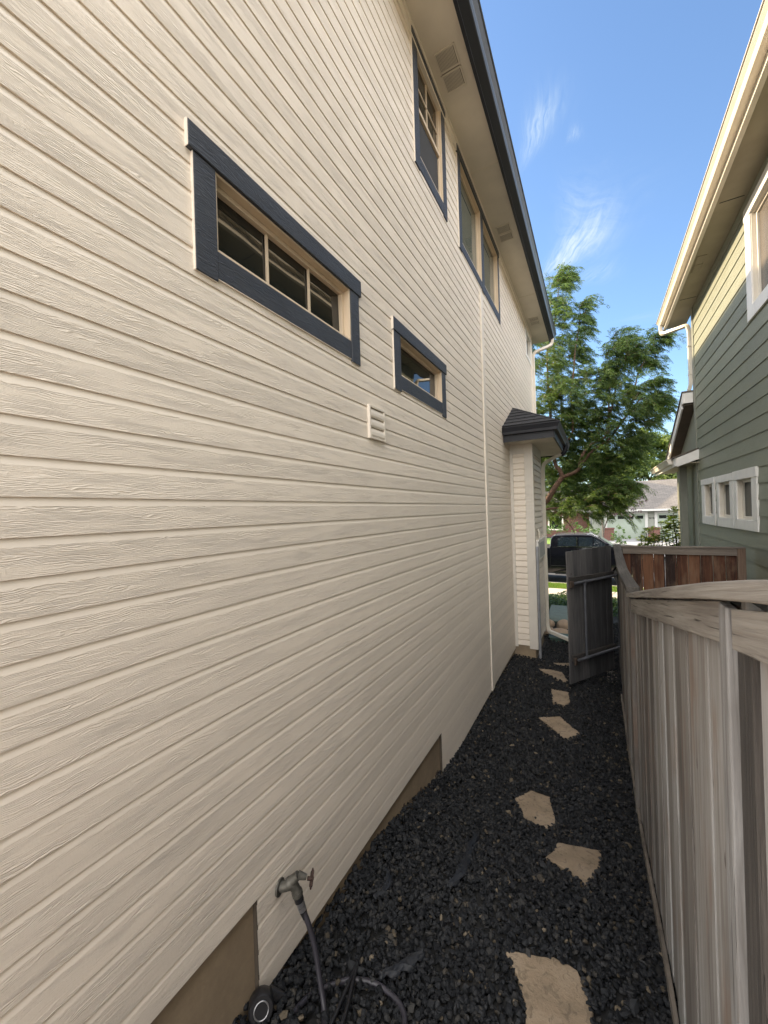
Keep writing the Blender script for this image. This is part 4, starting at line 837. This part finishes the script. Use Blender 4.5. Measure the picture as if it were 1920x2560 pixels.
# pebble on the flagstone is part of the gravel; utility boxes, boulders and ground cover beyond the gate
UB = thing('valve_box', (-.75, 9.9, -.15), 'faded green utility box with pale lid behind the gate', 'utility box')
b = MB(); b.box(-1.02, -.30, 9.35, 10.5, -.35, -.05); b.split('box_body', M['green_plastic'], UB, bevel=.03)
b = MB(); b.prism([(9.30, -.04), (9.42, .0), (10.45, .05), (10.55, .03), (10.55, -.04)], 'X', -1.05, -.27); b.build('lid', M['green_lid'], UB, bevel=.015)
U2 = thing('valve_box', (-.7, 8.25, -.12), 'low dark green box edge lying in gravel under the downspout end', 'utility box')
b = MB(); b.box(-.86, -.15, 8.12, 8.42, -.2, -.045); b.box(-.88, -.13, 8.10, 8.44, -.045, -.03); b.split('box_body', M['green_plastic'], U2, bevel=.01)
for (x, y, rx_, ry_, rz_, lab) in ((-.95, 8.62, .13, .16, .10, 'rounded tan boulder against the bay wall foot'), (-.70, 8.66, .19, .12, .085, 'long tan boulder beneath the downspout bend'), (-.66, 9.08, .15, .12, .14, 'brown rounded boulder in front of the green box'), (-.98, 9.15, .12, .12, .12, 'reddish boulder left of the green box')):
    import bmesh
    bm = bmesh.new(); bmesh.ops.create_icosphere(bm, subdivisions=3, radius=1)
    for v in bm.verts:
        k = 1 + .16 * mnoise.noise(v.co * 1.4 + Vector((x * 9, y, 0))) + .04 * mnoise.noise(v.co * 5); v.co = Vector((v.co.x * rx_ * k, v.co.y * ry_ * k, v.co.z * rz_ * k))
    for f in bm.faces: f.smooth = True
    me = bpy.data.meshes.new('boulder'); bm.to_mesh(me); bm.free(); me.materials.append(M['boulder']); o = link('boulder', me); o.location = (x, y, g(y) + rz_ * .45); tag(o, lab, 'rock', 'boulders by the gate')

# ------------------------------------------------------------------ foliage helpers
def quads(P, U, Wd):
    """leaf quads: centre, half-length vec, half-width vec -> pointed diamonds"""
    V = np.stack([P - U, P + Wd, P + U, P - Wd], 1); n = len(P)
    return V.reshape(-1, 3), (np.arange(n * 4).reshape(n, 4))
def nrm(a): return a / (np.linalg.norm(a, axis=-1, keepdims=True) + 1e-9)
def clump(centers, radii, n, size, aspect=.5, flat=.3):
    P = []; U = []; Wd = []
    for c, r in zip(centers, radii):
        k = max(3, int(n * (r[0] * r[1] * r[2]) ** (2 / 3)))
        d = nrm(rng.normal(size=(k, 3))); rad = rng.rand(k, 1) ** .33
        p = np.array(c) + d * rad * np.array(r); out = nrm(d + rng.normal(size=(k, 3)) * .8)
        u_ = nrm(np.cross(out, rng.normal(size=(k, 3)))); w_ = np.cross(out, u_)
        s_ = size * rng.uniform(.6, 1.3, (k, 1)); P.append(p); U.append(u_ * s_); Wd.append(w_ * s_ * aspect)
    return quads(np.concatenate(P), np.concatenate(U), np.concatenate(Wd))
def limb(b, pts, r0, r1, n=8):
    P = wavy(pts, 0); m_ = len(P); b.tube([p + Vector((mnoise.noise(p * 1.3), mnoise.noise(p * 1.3 + Vector((9, 0, 0))), 0)) * .05 for p in P], [r0 + (r1 - r0) * i / (m_ - 1) for i in range(m_)], n)

# ------------------------------------------------------------------ honey locust
LT = thing('locust_tree', (-2.5, 14.2, -.55), 'tall feathery locust tree with drooping leaf sprays and reddish limbs beyond the cream house', 'tree')
LOBES = [(-0.94, 14.1, 9.45, 0.30, 0.85), (-0.79, 14.42, 10.15, 0.20, 0.3), (-1.02, 13.58, 8.14, 0.4, 0.77), (-0.28, 14.02, 8.6, 0.16, 0.5), (-0.44, 14.79, 8.1, 0.28, 0.61), (-0.71, 14.79, 7.16, 0.55, 0.7), (-1.21, 13.25, 6.79, 0.4, 1.01), (-1.38, 13.41, 5.71, 0.41, 0.77), (-0.88, 13.1, 5.68, 0.45, 0.62), (0.02, 13.88, 6.2, 0.45, 0.6), (0.24, 14.1, 5.26, 0.55, 0.53), (0.54, 13.91, 6.94, 0.25, 0.5), (0.74, 14.3, 7.6, 0.22, 0.28), (0.98, 13.56, 7.03, 0.2, 0.25), (1.32, 14.35, 6.85, 0.33, 0.33), (1.62, 14.18, 7.4, 0.28, 0.12), (1.32, 13.05, 5.59, 0.36, 0.47), (1.68, 14.12, 5.44, 0.22, 0.38), (1.11, 13.52, 5.1, 0.43, 0.38), (-0.27, 14.5, 4.73, 0.5, 0.57), (0.48, 13.57, 4.48, 0.51, 0.5), (-0.74, 14.39, 5.29, 0.34, 0.51), (-1.07, 14.5, 3.39, 0.59, 0.72), (-0.24, 14.4, 3.3, 0.58, 0.67), (0.53, 14.09, 3.42, 0.48, 0.6), (-1.34, 14.56, 2.26, 0.5, 0.45), (-0.44, 13.61, 2.26, 0.6, 0.42), (0.22, 13.44, 2.35, 0.42, 0.42), (0.9, 13.78, 4.16, 0.38, 0.42),
         (-0.75, 14.4, 4.35, .4, .4), (-1.45, 13.9, 4.4, .4, .5), (0.15, 13.9, 3.95, .45, .4), (-.65, 14.4, 2.75, .5, .45), (.1, 13.8, 2.8, .45, .4), (0.7, 13.5, 2.85, .35, .35), (-.3, 14.3, 5.5, .4, .4), (.25, 14.0, 6.55, .32, .38), (.75, 13.6, 5.9, .35, .4), (-1.2, 14, 4.9, .35, .4),
         (-2.2, 14.3, 4.2, .7, .9), (-2.4, 14.5, 6.2, .8, 1.1), (-2.2, 14.8, 8.2, .7, 1.0), (-3.2, 14.6, 5.4, .7, 1.1), (-2.0, 14.5, 9.4, .5, .7)]
b = MB(); _l = limb
def limb(b, pts, r0, r1, n=8, dy=-.08): _l(b, [(p[0], p[1] + dy, p[2]) for p in pts], r0, r1, n)
limb(b, [(-2.5, 14.2, -.6), (-2.45, 14.2, .9), (-2.1, 14.1, 2.0), (-1.594, 14.0, 2.592), (-1.375, 14.0, 2.812), (-0.928, 14.0, 3.48)], .15, .075, 12)
limb(b, [(-0.928, 14.0, 3.48), (-0.474, 14.0, 3.668), (-0.384, 14.0, 3.998), (-0.11, 14.0, 4.421), (0.341, 14.0, 4.686), (0.431, 14.0, 5.176), (0.408, 14.0, 5.933)], .062, .022)
limb(b, [(-0.39, 14.0, 3.804), (-0.059, 13.95, 4.2), (0.392, 13.9, 4.554), (0.941, 13.8, 5.226), (1.26, 13.7, 5.664)], .05, .02)
limb(b, [(-0.928, 14.0, 3.48), (-1.006, 14.0, 3.724), (-1.144, 14.0, 4.001), (-1.23, 14.0, 5.28), (-1.273, 14.0, 6.357), (-1.291, 14.0, 7.433), (-1.1, 14, 8.6)], .075, .02)
limb(b, [(-1.15, 14, 4.1), (-0.974, 14.0, 4.847), (-0.888, 14.0, 5.761), (-1.068, 14.0, 7.917), (-0.895, 14.2, 9.725)], .045, .012)
limb(b, [(-.98, 14, 4.5), (-0.614, 14.0, 4.933), (-0.57, 14.2, 6.493), (-0.349, 14.2, 8.134), (-.28, 14, 8.7)], .04, .012)
limb(b, [(0.431, 14.0, 5.176), (0.657, 14.0, 6.387), (0.739, 14.2, 7.486)], .03, .01)
limb(b, [(0.941, 13.8, 5.226), (1.283, 14.0, 6.508), (1.703, 14.1, 7.376)], .028, .008)
limb(b, [(-2.1, 14.1, 2.2), (-1.537, 14.0, 2.414), (-1.042, 14.0, 2.465), (-0.451, 14.0, 2.42), (-0.109, 14.0, 2.409)], .05, .02)
limb(b, [(-2.45, 14.2, 1.2), (-2.3, 14.3, 3.5), (-2.2, 14.4, 6), (-2.1, 14.5, 8.8)], .12, .02)
limb(b, [(-1.2, 14, 2.4), (-.75, 13.9, 1.95), (-.6, 13.8, 1.62)], .02, .008)
limb = _l
b.build('trunk', M['bark'], LT)
FP = []; FU = []; FW = []; twigs = MB()
for (cx, cy, cz, rx_, rz_) in LOBES:
    if cz < 2.6: cz += .22; rz_ *= .8
    ry_ = max(.35, rx_ * .8)
    vol = (rx_ * ry_ * rz_) ** (1 / 3); ns = int(18 + 100 * vol)
    for _ in range(ns):
        p = np.array([cx, cy, cz]) + rng.uniform(-1, 1, 3) * np.array([rx_, ry_, rz_]) * .78
        q0 = (p - np.array([cx, cy, cz])) / np.array([rx_, ry_, rz_])
        if (q0 ** 2).sum() > 1.05: continue
        d = nrm(np.array([.40 + q0[0] * .5, rng.uniform(-.5, .5), .55 + q0[2] * .5]) + rng.normal(size=3) * .45)
        L_ = rng.uniform(.22, .48) * (1.6 if (q0 ** 2).sum() > .6 and rng.rand() < .4 else 1); nseg = 9; pts = []
        for k in range(nseg):
            pts.append(p.copy()); d = nrm(d + np.array([.05, 0, -.085 - .02 * k])); p = p + d * L_ / nseg
            for sd_ in (-1, 1):
                if rng.rand() < .15: continue
                side = nrm(np.cross(d, [0, 0, 1])) * sd_
                fd = nrm(d * .75 + side * .75 + np.array([.25, 0, -.18]) + rng.normal(size=3) * .25)
                FL = rng.uniform(.12, .22); m_ = 6; pp = p.copy(); nn = nrm(np.cross(fd, rng.normal(size=3) * .4 + np.array([0, 0, 1]))); 
                for j in range(m_):
                    fd = nrm(fd + np.array([.02, 0, -.10])); pp = pp + fd * FL / m_
                    ll = .030 * (1 - .4 * abs(j / m_ - .4))
                    for s2 in (-1, 1):
                        u_ = nrm(fd * .45 + nn * s2 + np.array([0, 0, -.25])) * ll; w_ = nrm(np.cross(u_, np.cross(fd, nn) * .6 + rng.normal(size=3) * .25 + np.array([0, 0, .5]))) * ll * .30
                        FP.append(pp + u_); FU.append(u_); FW.append(w_)
        if rng.rand() < .5: twigs.tube([tuple(q) for q in pts[::2]], [.006, .005, .004, .003, .002][:len(pts[::2])], 4, cap=False)
V, F = quads(np.array(FP), np.array(FU), np.array(FW))
print('locust leaves', len(F))
cr = npmesh('crown', V, F, M['locust'], LT); tag(twigs.build('twigs', M['bark'], LT, fix=False), kind='stuff')

# ------------------------------------------------------------------ generic trees and shrubs
def crown_tree(name, base, lobes, trunk, leafm, barkm, n, size, label, cat, group=None, aspect=.5, tr=.15):
    t = thing(name, base, label, cat, group); b = MB()
    for pts in trunk: limb(b, pts, tr, tr * .3)
    b.build('trunk', barkm, t)
    cs = []; rs_ = []
    for (x, y, z, r1, r2) in lobes:                 # break every lobe into many small clumps
        k = int(8 + 14 * r1 * r2 / (r1 + r2))
        for _ in range(k):
            d = nrm(rng.normal(size=3)); q = np.array([x, y, z]) + d * np.array([r1, r1 * .8, r2]) * rng.uniform(.35, 1.0); rr = min(r1, r2) * rng.uniform(.22, .42); cs.append(q); rs_.append((rr, rr, rr * .8))
    V, F = clump(cs, rs_, n, size, aspect); npmesh('crown', V, F, leafm, t); return t
lob = [(3.5, 52, 6, 2.2, 2.6), (6.0, 53, 8.5, 2.4, 2.8), (8.6, 53, 9.0, 2.3, 2.6), (4.6, 54, 9.2, 2.0, 2.2), (10.8, 54, 8.5, 2.2, 2.8), (7.2, 52, 5.5, 2.6, 2.4), (10.5, 52, 5, 2.6, 2.4)]
crown_tree('shade_tree', (7, 53, 0), lob, [[(7, 53, 0), (7, 53, 3), (6.5, 53, 7)], [(7, 53, 3), (9, 53, 8)], [(7, 53, 2.5), (4.5, 53, 7)]], M['broad'], M['bark_grey'], 330, .17, 'broad yellow-green shade tree behind the house with the tan roof', 'tree', 'trees beyond the far houses', tr=.3)
lob = [(-4.5, 56, 5.5, 3, 3), (-1.5, 57, 7, 2.8, 3.2), (1.3, 56, 5.2, 2.6, 2.8), (-7.5, 57, 6.5, 3, 3.2), (1.4, 58, 8, 2.2, 2.2)]
crown_tree('shade_tree', (-2, 57, 0), lob, [[(-2, 57, 0), (-2, 57, 3), (-3, 57, 6)], [(-2, 57, 3), (0.5, 57, 6)]], M['broad'], M['bark_grey'], 230, .2, 'darker shade tree behind the brick house on the left', 'tree', 'trees beyond the far houses', tr=.3)
lob = [(1.3, 28.2, 3.2, .8, .7), (.6, 28, 2.8, .8, .7), (2.0, 28, 2.5, .75, .6), (1.1, 27.6, 2.2, .8, .5), (2.4, 28.3, 3.0, .6, .4), (.1, 28.3, 2.3, .6, .5), (1.7, 28, 3.7, .5, .4), (1.9, 27.6, 1.75, .25, .45), (1.6, 28, 2.7, .9, .6)]
crown_tree('plum_tree', (.35, 28, -.55), lob, [[(.35, 28, -.55), (.38, 28, .8), (.8, 28, 2), (1.2, 28, 3)], [(.38, 28, .8), (.3, 28, 2.6)], [(.8, 28, 1.9), (2.0, 28, 2.6)]], M['plum'], M['bark_grey'], 900, .055, 'purple-leaved plum tree in front of the garage across the street', 'tree', tr=.06)
lob = [(1.05, 21.2, 1.2, .26, .30), (.8, 21, .8, .26, .32), (1.25, 21.2, .7, .28, .32), (.95, 21, .35, .3, .3)]
lob = [(x + .25, y + 6.3, z - .22, r1 * 1.25, r2 * 1.25) for x, y, z, r1, r2 in lob]
crown_tree('young_tree', (1.25, 27.4, -.6), lob, [[(1.25, 27.4, -.6), (1.25, 27.4, .2), (1.2, 27.4, .8)]], M['shrub'], M['bark_grey'], 1500, .05, 'small green sapling before the garage door across the street', 'tree', tr=.03)
lob = [(-1.2, 29.5, 1.0, .9, .5), (-2.4, 29.8, 1.0, .9, .5), (-.4, 29.3, .7, .6, .6), (-3.4, 30, .9, .9, .6)]
crown_tree('garden_bush', (-1.5, 29.5, -.4), lob, [[(-1.5, 29.5, -.4), (-1.5, 29.5, .6)]], M['shrub'], M['bark_grey'], 500, .08, 'green bush behind the truck in front of the brick house', 'shrub', tr=.05)
def laurel(base, lobes, n, lab):
    t = thing('laurel_shrub', base, lab, 'shrub', 'glossy shrubs beyond the red fence'); b = MB()
    for l in lobes: limb(b, [base, ((base[0] + l[0]) / 2, (base[1] + l[1]) / 2, (base[2] + l[2]) / 2), (l[0], l[1], l[2])], .022, .006, 6)
    b.build('stems', M['bark_grey'], t); P = []; U = []; Wd = []
    for (x, y, z, r1, r2) in lobes:
        k = int(n * r1 * r2)
        for _ in range(k):
            d = nrm(rng.normal(size=3)); c = np.array([x, y, z]) + d * np.array([r1, r1, r2]) * rng.rand() ** .4
            for a in range(6):                        # whorl of leaves round a shoot tip
                th = a * 1.05 + rng.rand() * .5; h = nrm(np.array([math.cos(th), math.sin(th), rng.uniform(.1, .8)]) + d * .4); L_ = rng.uniform(.028, .05)
                P.append(c + h * L_); U.append(h * L_); Wd.append(nrm(np.cross(h, [0, 0, 1] + rng.normal(size=3) * .3)) * L_ * .36)
    V, F = quads(np.array(P), np.array(U), np.array(Wd)); npmesh('foliage', V, F, M['laurel'], t)
laurel((1.75, 12.2, -.3), [(1.72, 12, 2.28, .09, .16), (1.66, 12, 2.05, .18, .16), (1.75, 12.1, 1.85, .24, .2), (1.56, 12, 1.80, .14, .15), (1.78, 12.1, 1.55, .26, .25), (1.45, 11.9, 2.0, .08, .05), (1.75, 12, 1.2, .3, .3)], 1500, 'taller glossy green shrub against the pale porch post')
laurel((1.3, 11.9, -.3), [(1.12, 11.9, 1.78, .14, .10), (1.28, 12, 1.86, .13, .06), (1.0, 11.9, 1.62, .12, .10), (1.25, 11.9, 1.60, .2, .16), (1.45, 12, 1.62, .16, .16), (1.2, 11.9, 1.3, .3, .3)], 1500, 'lower glossy green shrub left of the tall one')
# ground cover mass before the sidewalk
n = 15000; x = rng.uniform(-2.6, 2.2, n); y = rng.uniform(10.7, 14.0, n); z = np.interp(y, GY, GZ) + rng.rand(n) * (.22 + .10 * np.sin(x * 3 + y * 2.1)) * np.clip((14.05 - y) * 2, .3, 1)
o3 = nrm(rng.normal(size=(n, 3)) * .7 + np.array([0, -.2, 1])); u3 = nrm(np.cross(o3, rng.normal(size=(n, 3)))); s3 = rng.uniform(.022, .045, (n, 1))
V, F = quads(np.stack([x, y, z], 1), u3 * s3, np.cross(o3, u3) * s3 * .6); tag(npmesh('ground_cover', V, F, M['cover']), 'dark green ground cover plants between gate and sidewalk', 'ground cover', kind='stuff')
# short grass blades on the verge
n = 16000; x = rng.uniform(-2.6, .9, n); y = np.where(rng.rand(n) < .8, rng.uniform(15.97, 17.02, n), rng.uniform(14.03, 14.36, n)); z = np.interp(y, GY, GZ) + .03
u3 = nrm(rng.normal(size=(n, 3)) * np.array([.5, .5, .2]) + np.array([0, 0, 1])) * rng.uniform(.015, .035, (n, 1)); w3 = nrm(np.cross(u3, rng.normal(size=(n, 3)))) * .005
V, F = quads(np.stack([x, y, z], 1), u3, w3); tag(npmesh('grass', V, F, leaf('grass_blade', (.07, .14, .02), (.13, .22, .03), (.24, .34, .06), .4)), 'short lawn grass on the verge by the sidewalk', 'grass', kind='stuff')

# ------------------------------------------------------------------ pickup truck
PT = thing('pickup_truck', (-.6, 19, -.73), 'black crew cab pickup truck parked at the kerb beyond the gate', 'truck')
TY = 18.0; TW = 2.0; z0 = -.73
def side_solid(poly, y0, y1, inset=0.0, zin=None, ztop=None):
    """extruded side profile whose upper points lean in (tumblehome)"""
    def yy(z, s_):
        k = 0 if zin is None or z <= zin else (z - zin) / (ztop - zin) * inset
        return y0 + k if s_ == 0 else y1 - k
    n = len(poly); vs = [(p[0], yy(p[1], 0), p[1]) for p in poly] + [(p[0], yy(p[1], 1), p[1]) for p in poly]
    return vs, [tuple(range(n))[::-1], tuple(range(n, 2 * n))] + [(i, (i + 1) % n, n + (i + 1) % n, n + i) for i in range(n)]
def wheel_arch(cx, cz, r, a0=180, a1=0, n=9): return [(cx + r * math.cos(R(a0 + (a1 - a0) * i / n)), cz + r * math.sin(R(a0 + (a1 - a0) * i / n))) for i in range(n + 1)]
low = [(-4.15, .0), (-4.15, -.30)] + [(-3.47, -.33)] + wheel_arch(-3.0, -.33, .47) + [(-2.53, -.33), (-1.8, -.34), (.42, -.34)] + wheel_arch(.95, -.33, .47) + [(1.45, -.33), (1.85, -.30), (1.92, -.05), (1.90, .45), (1.82, .62), (1.5, .72), (.70, .80), (.55, .80), (-1.79, .80), (-1.80, .74), (-4.12, .74)]
b = MB(); vs, fs = side_solid(low, TY, TY + TW, .03, .3, .8); b.add(vs, fs); body = b.build('body', M['car'], PT, bevel=.025)
cabp = [(-1.79, .79), (-1.77, 1.10), (-1.70, 1.235), (-1.58, 1.285), (-1.2, 1.305), (-.5, 1.305), (-.18, 1.285), (.10, 1.16), (.56, .84), (.62, .79)]
b = MB(); vs, fs = side_solid(cabp, TY + .02, TY + TW - .02, .22, .79, 1.305); b.add(vs, fs); b.build('cab', M['car'], PT, bevel=.03)
yy = lambda z: TY + .02 + (z - .79) / .515 * .22 - .004
def sidepane(poly, name, mat, dy=0):
    b = MB(); n = len(poly); vs = [(p[0], yy(p[1]) - dy, p[1]) for p in poly] + [(p[0], yy(p[1]) - dy + .012, p[1]) for p in poly]
    b.add(vs, [tuple(range(n)), tuple(range(n, 2 * n))[::-1]] + [(i, (i + 1) % n, n + (i + 1) % n, n + i) for i in range(n)]); return b.build(name, mat, PT)
sidepane([(-1.48, .83), (-.78, .83), (-.77, 1.20), (-1.36, 1.20), (-1.47, 1.12)], 'side_window', M['glass_car'])
sidepane([(-.68, .83), (-.16, .83), (-.15, 1.19), (-.67, 1.20)], 'side_window', M['glass_car'])
sidepane([(-.12, .83), (.34, .83), (.30, .90), (.02, 1.12), (-.11, 1.17)], 'side_window', M['glass_car'])
sidepane([(-1.50, .80), (.40, .80), (.40, .815), (-1.50, .815)], 'belt_trim', M['chrome'], .004)
sidepane([(-.755, .83), (-.735, .83), (-.735, 1.19), (-.755, 1.19)], 'door_pillar_trim', M['chrome'], .003)
b = MB(); b.add([(.585, TY + .12, .83), (.585, TY + TW - .12, .83), (.13, TY + TW - .25, 1.155), (.13, TY + .25, 1.155)], [(0, 1, 2, 3)]); b.add([(.59, TY + .12, .83), (.59, TY + TW - .12, .83), (.135, TY + TW - .25, 1.16), (.135, TY + .25, 1.16)], [(0, 1, 2, 3)]); b.build('windscreen', M['glass_car'], PT)
for wx in (-3.0, .95):
    for wy, s_ in ((TY + .10, 1), (TY + TW - .10, -1)):
        b = MB(); b.tube([(wx, wy - .10, -.33), (wx, wy + .12, -.33)], .40, 28); wh = b.build('wheel', M['tyre'], PT, bevel=.03)
        b = MB(); b.tube([(wx, wy - .115 * s_ - .0, -.33), (wx, wy - .06 * s_, -.33)], [.24, .25], 20)
        for k in range(6): b.tube([(wx, wy - .12 * s_, -.33), (wx + .22 * math.cos(k * 1.047), wy - .12 * s_, -.33 + .22 * math.sin(k * 1.047))], .025, 6)
        b.build('rim', M['chrome'], wh)
b = MB(); b.box(-1.6, .2, TY - .06, TY + .06, -.36, -.31); b.build('running_board', M['black'], PT, bevel=.01)
b = MB(); b.box(-.98, -.86, TY - .02, TY + .002, .62, .65); b.box(-.02, .10, TY - .02, TY + .002, .62, .65); b.split('door_handle', M['chrome'], PT, bevel=.006)
b = MB(); b.box(.30, .42, TY - .18, TY + .02, .84, .98); b.build('wing_mirror', M['car'], PT, bevel=.03)
b = MB(); b.box(1.70, 1.90, TY + .02, TY + .35, .42, .58); b.build('headlight', M['steel'], PT, bevel=.03)
b = MB(); b.box(-1.785, -1.775, TY - .001, TY + .004, -.30, .79); b.box(-.73, -.72, TY - .001, TY + .004, -.28, .79); b.box(-.60, .5, TY - .010, TY + .004, -.02, .0); b.box(-1.76, -.75, TY - .010, TY + .004, -.02, .0); b.build('door_seam', M['tyre'], PT)
b = MB(); b.tube([(-.35, TY + .35, 1.30), (-.2, TY + .35, 1.335), (.02, TY + .35, 1.20)], .012, 6); b.tube([(-.35, TY + .6, 1.30), (-.2, TY + .6, 1.335), (.05, TY + .6, 1.20)], .012, 6); b.build('roof_rack', M['chrome'], PT)

# ------------------------------------------------------------------ houses across the street
GH = thing('garage_house', (4, 38, -.1), 'single storey sage house with white garage trim and tan shingle roof across the street', 'house')
b = MB(); b.box(-.3, 12, 35, 42, -.4, 2.12); b.build('wall', M['sage'], GH)
b = MB(); b.add([(-.9, 34.45, 2.13), (12.6, 34.45, 2.13), (12.6, 38.6, 4.55), (1.9, 38.6, 4.45)], [(0, 1, 2, 3)]); b.add([(-.9, 34.45, 2.13), (1.9, 38.6, 4.45), (-.9, 43, 2.13)], [(0, 1, 2)]); b.add([(-.9, 43, 2.13), (12.6, 43, 2.13), (12.6, 38.6, 4.549), (1.9, 38.6, 4.449)], [(0, 1, 2, 3)])
rf = b.build('roof', M['roof_tan'], GH); b = MB(); b.box(1.75, 2.5, 38.4, 38.7, 4.38, 4.50); b.build('ridge_vent', M['far_white'], rf)
b = MB(); b.box(-.9, 12.6, 34.38, 34.46, 2.00, 2.14); b.build('gutter', M['far_white'], GH)
for (a, c) in ((.75, 3.22), (4.0, 6.6)):
    b = MB(); b.box(a, c, 34.985, 35.0, -.1, 1.80)
    for k in range(1, 4): b.box(a, c, 34.978, 34.986, -.1 + k * .44, -.085 + k * .44)
    gdr = b.build('garage_door', M['sage_door'], GH)
    b = MB(); b.box(a - .18, a, 34.93, 34.998, -.1, 1.95); b.box(c, c + .18, 34.93, 34.998, -.1, 1.95); b.box(a, c, 34.93, 34.998, 1.80, 1.95); b.split('door_trim', M['far_white'], gdr)
    b = MB(); n = 4; w_ = (c - a) / n
    for k in range(n): b.box(a + k * w_ + .10, a + (k + 1) * w_ - .10, 34.97, 34.984, 1.42, 1.66)
    b.build('pane', M['glass'], gdr)
# house number 4216, raised dark digits
D7 = {'4': ['l', 'm', 'tr', 'br'], '2': ['t', 'tr', 'm', 'bl', 'b'], '1': ['tr', 'br'], '6': ['t', 'l', 'm', 'bl', 'br', 'b']}
b = MB(); zc = 1.46
for i, ch in enumerate('4216'):
    x0 = 3.47 + i * .095; w_, h_, t_ = .060, .062, .016
    S7 = {'t': (x0, x0 + w_, zc + h_ - t_, zc + h_), 'm': (x0, x0 + w_, zc - t_ / 2, zc + t_ / 2), 'b': (x0, x0 + w_, zc - h_, zc - h_ + t_), 'l': (x0, x0 + t_, zc, zc + h_), 'bl': (x0, x0 + t_, zc - h_, zc), 'tr': (x0 + w_ - t_, x0 + w_, zc, zc + h_), 'br': (x0 + w_ - t_, x0 + w_, zc - h_, zc)}
    for k in D7[ch]: a = S7[k]; b.box(a[0], a[1], 34.975, 34.992, a[2], a[3])
b.build('house_number', M['black'], GH)
for (x0, x1, zt_, lab) in ((.42, 1.15, .78, 'left red brick pillar in front of the garage house'), (3.30, 4.0, .80, 'right red brick pillar in front of the garage house')):
    t = thing('brick_pillar', ((x0 + x1) / 2, 34.0, -.2), lab, 'pillar', 'brick pillars by the driveway')
    b = MB(); b.box(x0, x1, 33.7, 34.3, -.4, zt_ - .06); b.build('shaft', M['brick'], t); b = MB(); b.box(x0 - .05, x1 + .05, 33.65, 34.35, zt_ - .06, zt_); b.build('cap', plain('pillar_cap', (.10, .035, .03), .8), t, bevel=.01)
BH = thing('brick_house', (-5, 39, -.1), 'dark brick house with cream window frames behind the truck', 'house')
b = MB(); b.box(-12, -.5, 36.5, 43, -.4, 2.1); b.build('wall', M['brick'], BH)
b = MB(); b.add([(-12.5, 35.9, 2.1), (-.1, 35.9, 2.1), (-1.8, 39.5, 4.0), (-12.5, 39.5, 4.0)], [(0, 1, 2, 3)]); b.add([(-.1, 35.9, 2.1), (-1.8, 39.5, 4.0), (-.1, 43.3, 2.1)], [(0, 1, 2)]); b.add([(-12.5, 43.3, 2.1), (-.1, 43.3, 2.1), (-1.8, 39.5, 3.99), (-12.5, 39.5, 3.99)], [(0, 1, 2, 3)]); b.build('roof', M['roof_brown'], BH)
NH = thing('shadow_house', (-10, 39.5, -.1), 'tall unseen gabled house added far left to cast a shadow on the tan roof', 'house')  # out-of-view house added so its gable shadow falls on the tan roof
b = MB(); b.prism([(36, -.4), (43, -.4), (43, 7.3), (39.5, 10.4), (36, 7.3)], 'X', -14, -6); b.build('wall', M['sage'], NH)
b = MB(); b.prism([(35.6, 7.05), (39.5, 10.5), (43.4, 7.05), (43.4, 7.2), (39.5, 10.65), (35.6, 7.2)], 'X', -14.3, -5.7); b.build('roof', M['roof_brown'], NH)
for (a, c) in ((-5.0, -4.0), (-3.6, -2.6)):
    b = MB(); b.box(a - .12, c + .12, 36.44, 36.498, .5, .6); b.box(a - .12, c + .12, 36.44, 36.498, 1.6, 1.72); b.box(a - .12, a, 36.44, 36.498, .6, 1.6); b.box(c, c + .12, 36.44, 36.498, .6, 1.6); w_ = b.build('window', M['cream_trim'], BH); b = MB(); b.box(a, c, 36.47, 36.499, .6, 1.6); b.build('pane', M['glass'], w_)
b = MB(); b.box(-.52, -.38, 36.40, 36.55, -.2, 2.05); b.build('downspout', M['far_white'], BH)
# overhead wires
for z_, lab in ((15.2, 'upper thin overhead wire crossing the sky'), (13.85, 'lower thin overhead wire crossing the sky')):
    b = MB(); b.tube([(-40 + i * 5, 60, z_ + .35 + ((-40 + i * 5 - 9) / 40) ** 2 * 2 - .35) for i in range(21)], .022, 5)
    tag(b.build('power_line', M['wire'], fix=False), lab, 'wire', 'overhead wires')
print('tris', sum(len(o.data.polygons) for o in S.objects if o.type == 'MESH'))
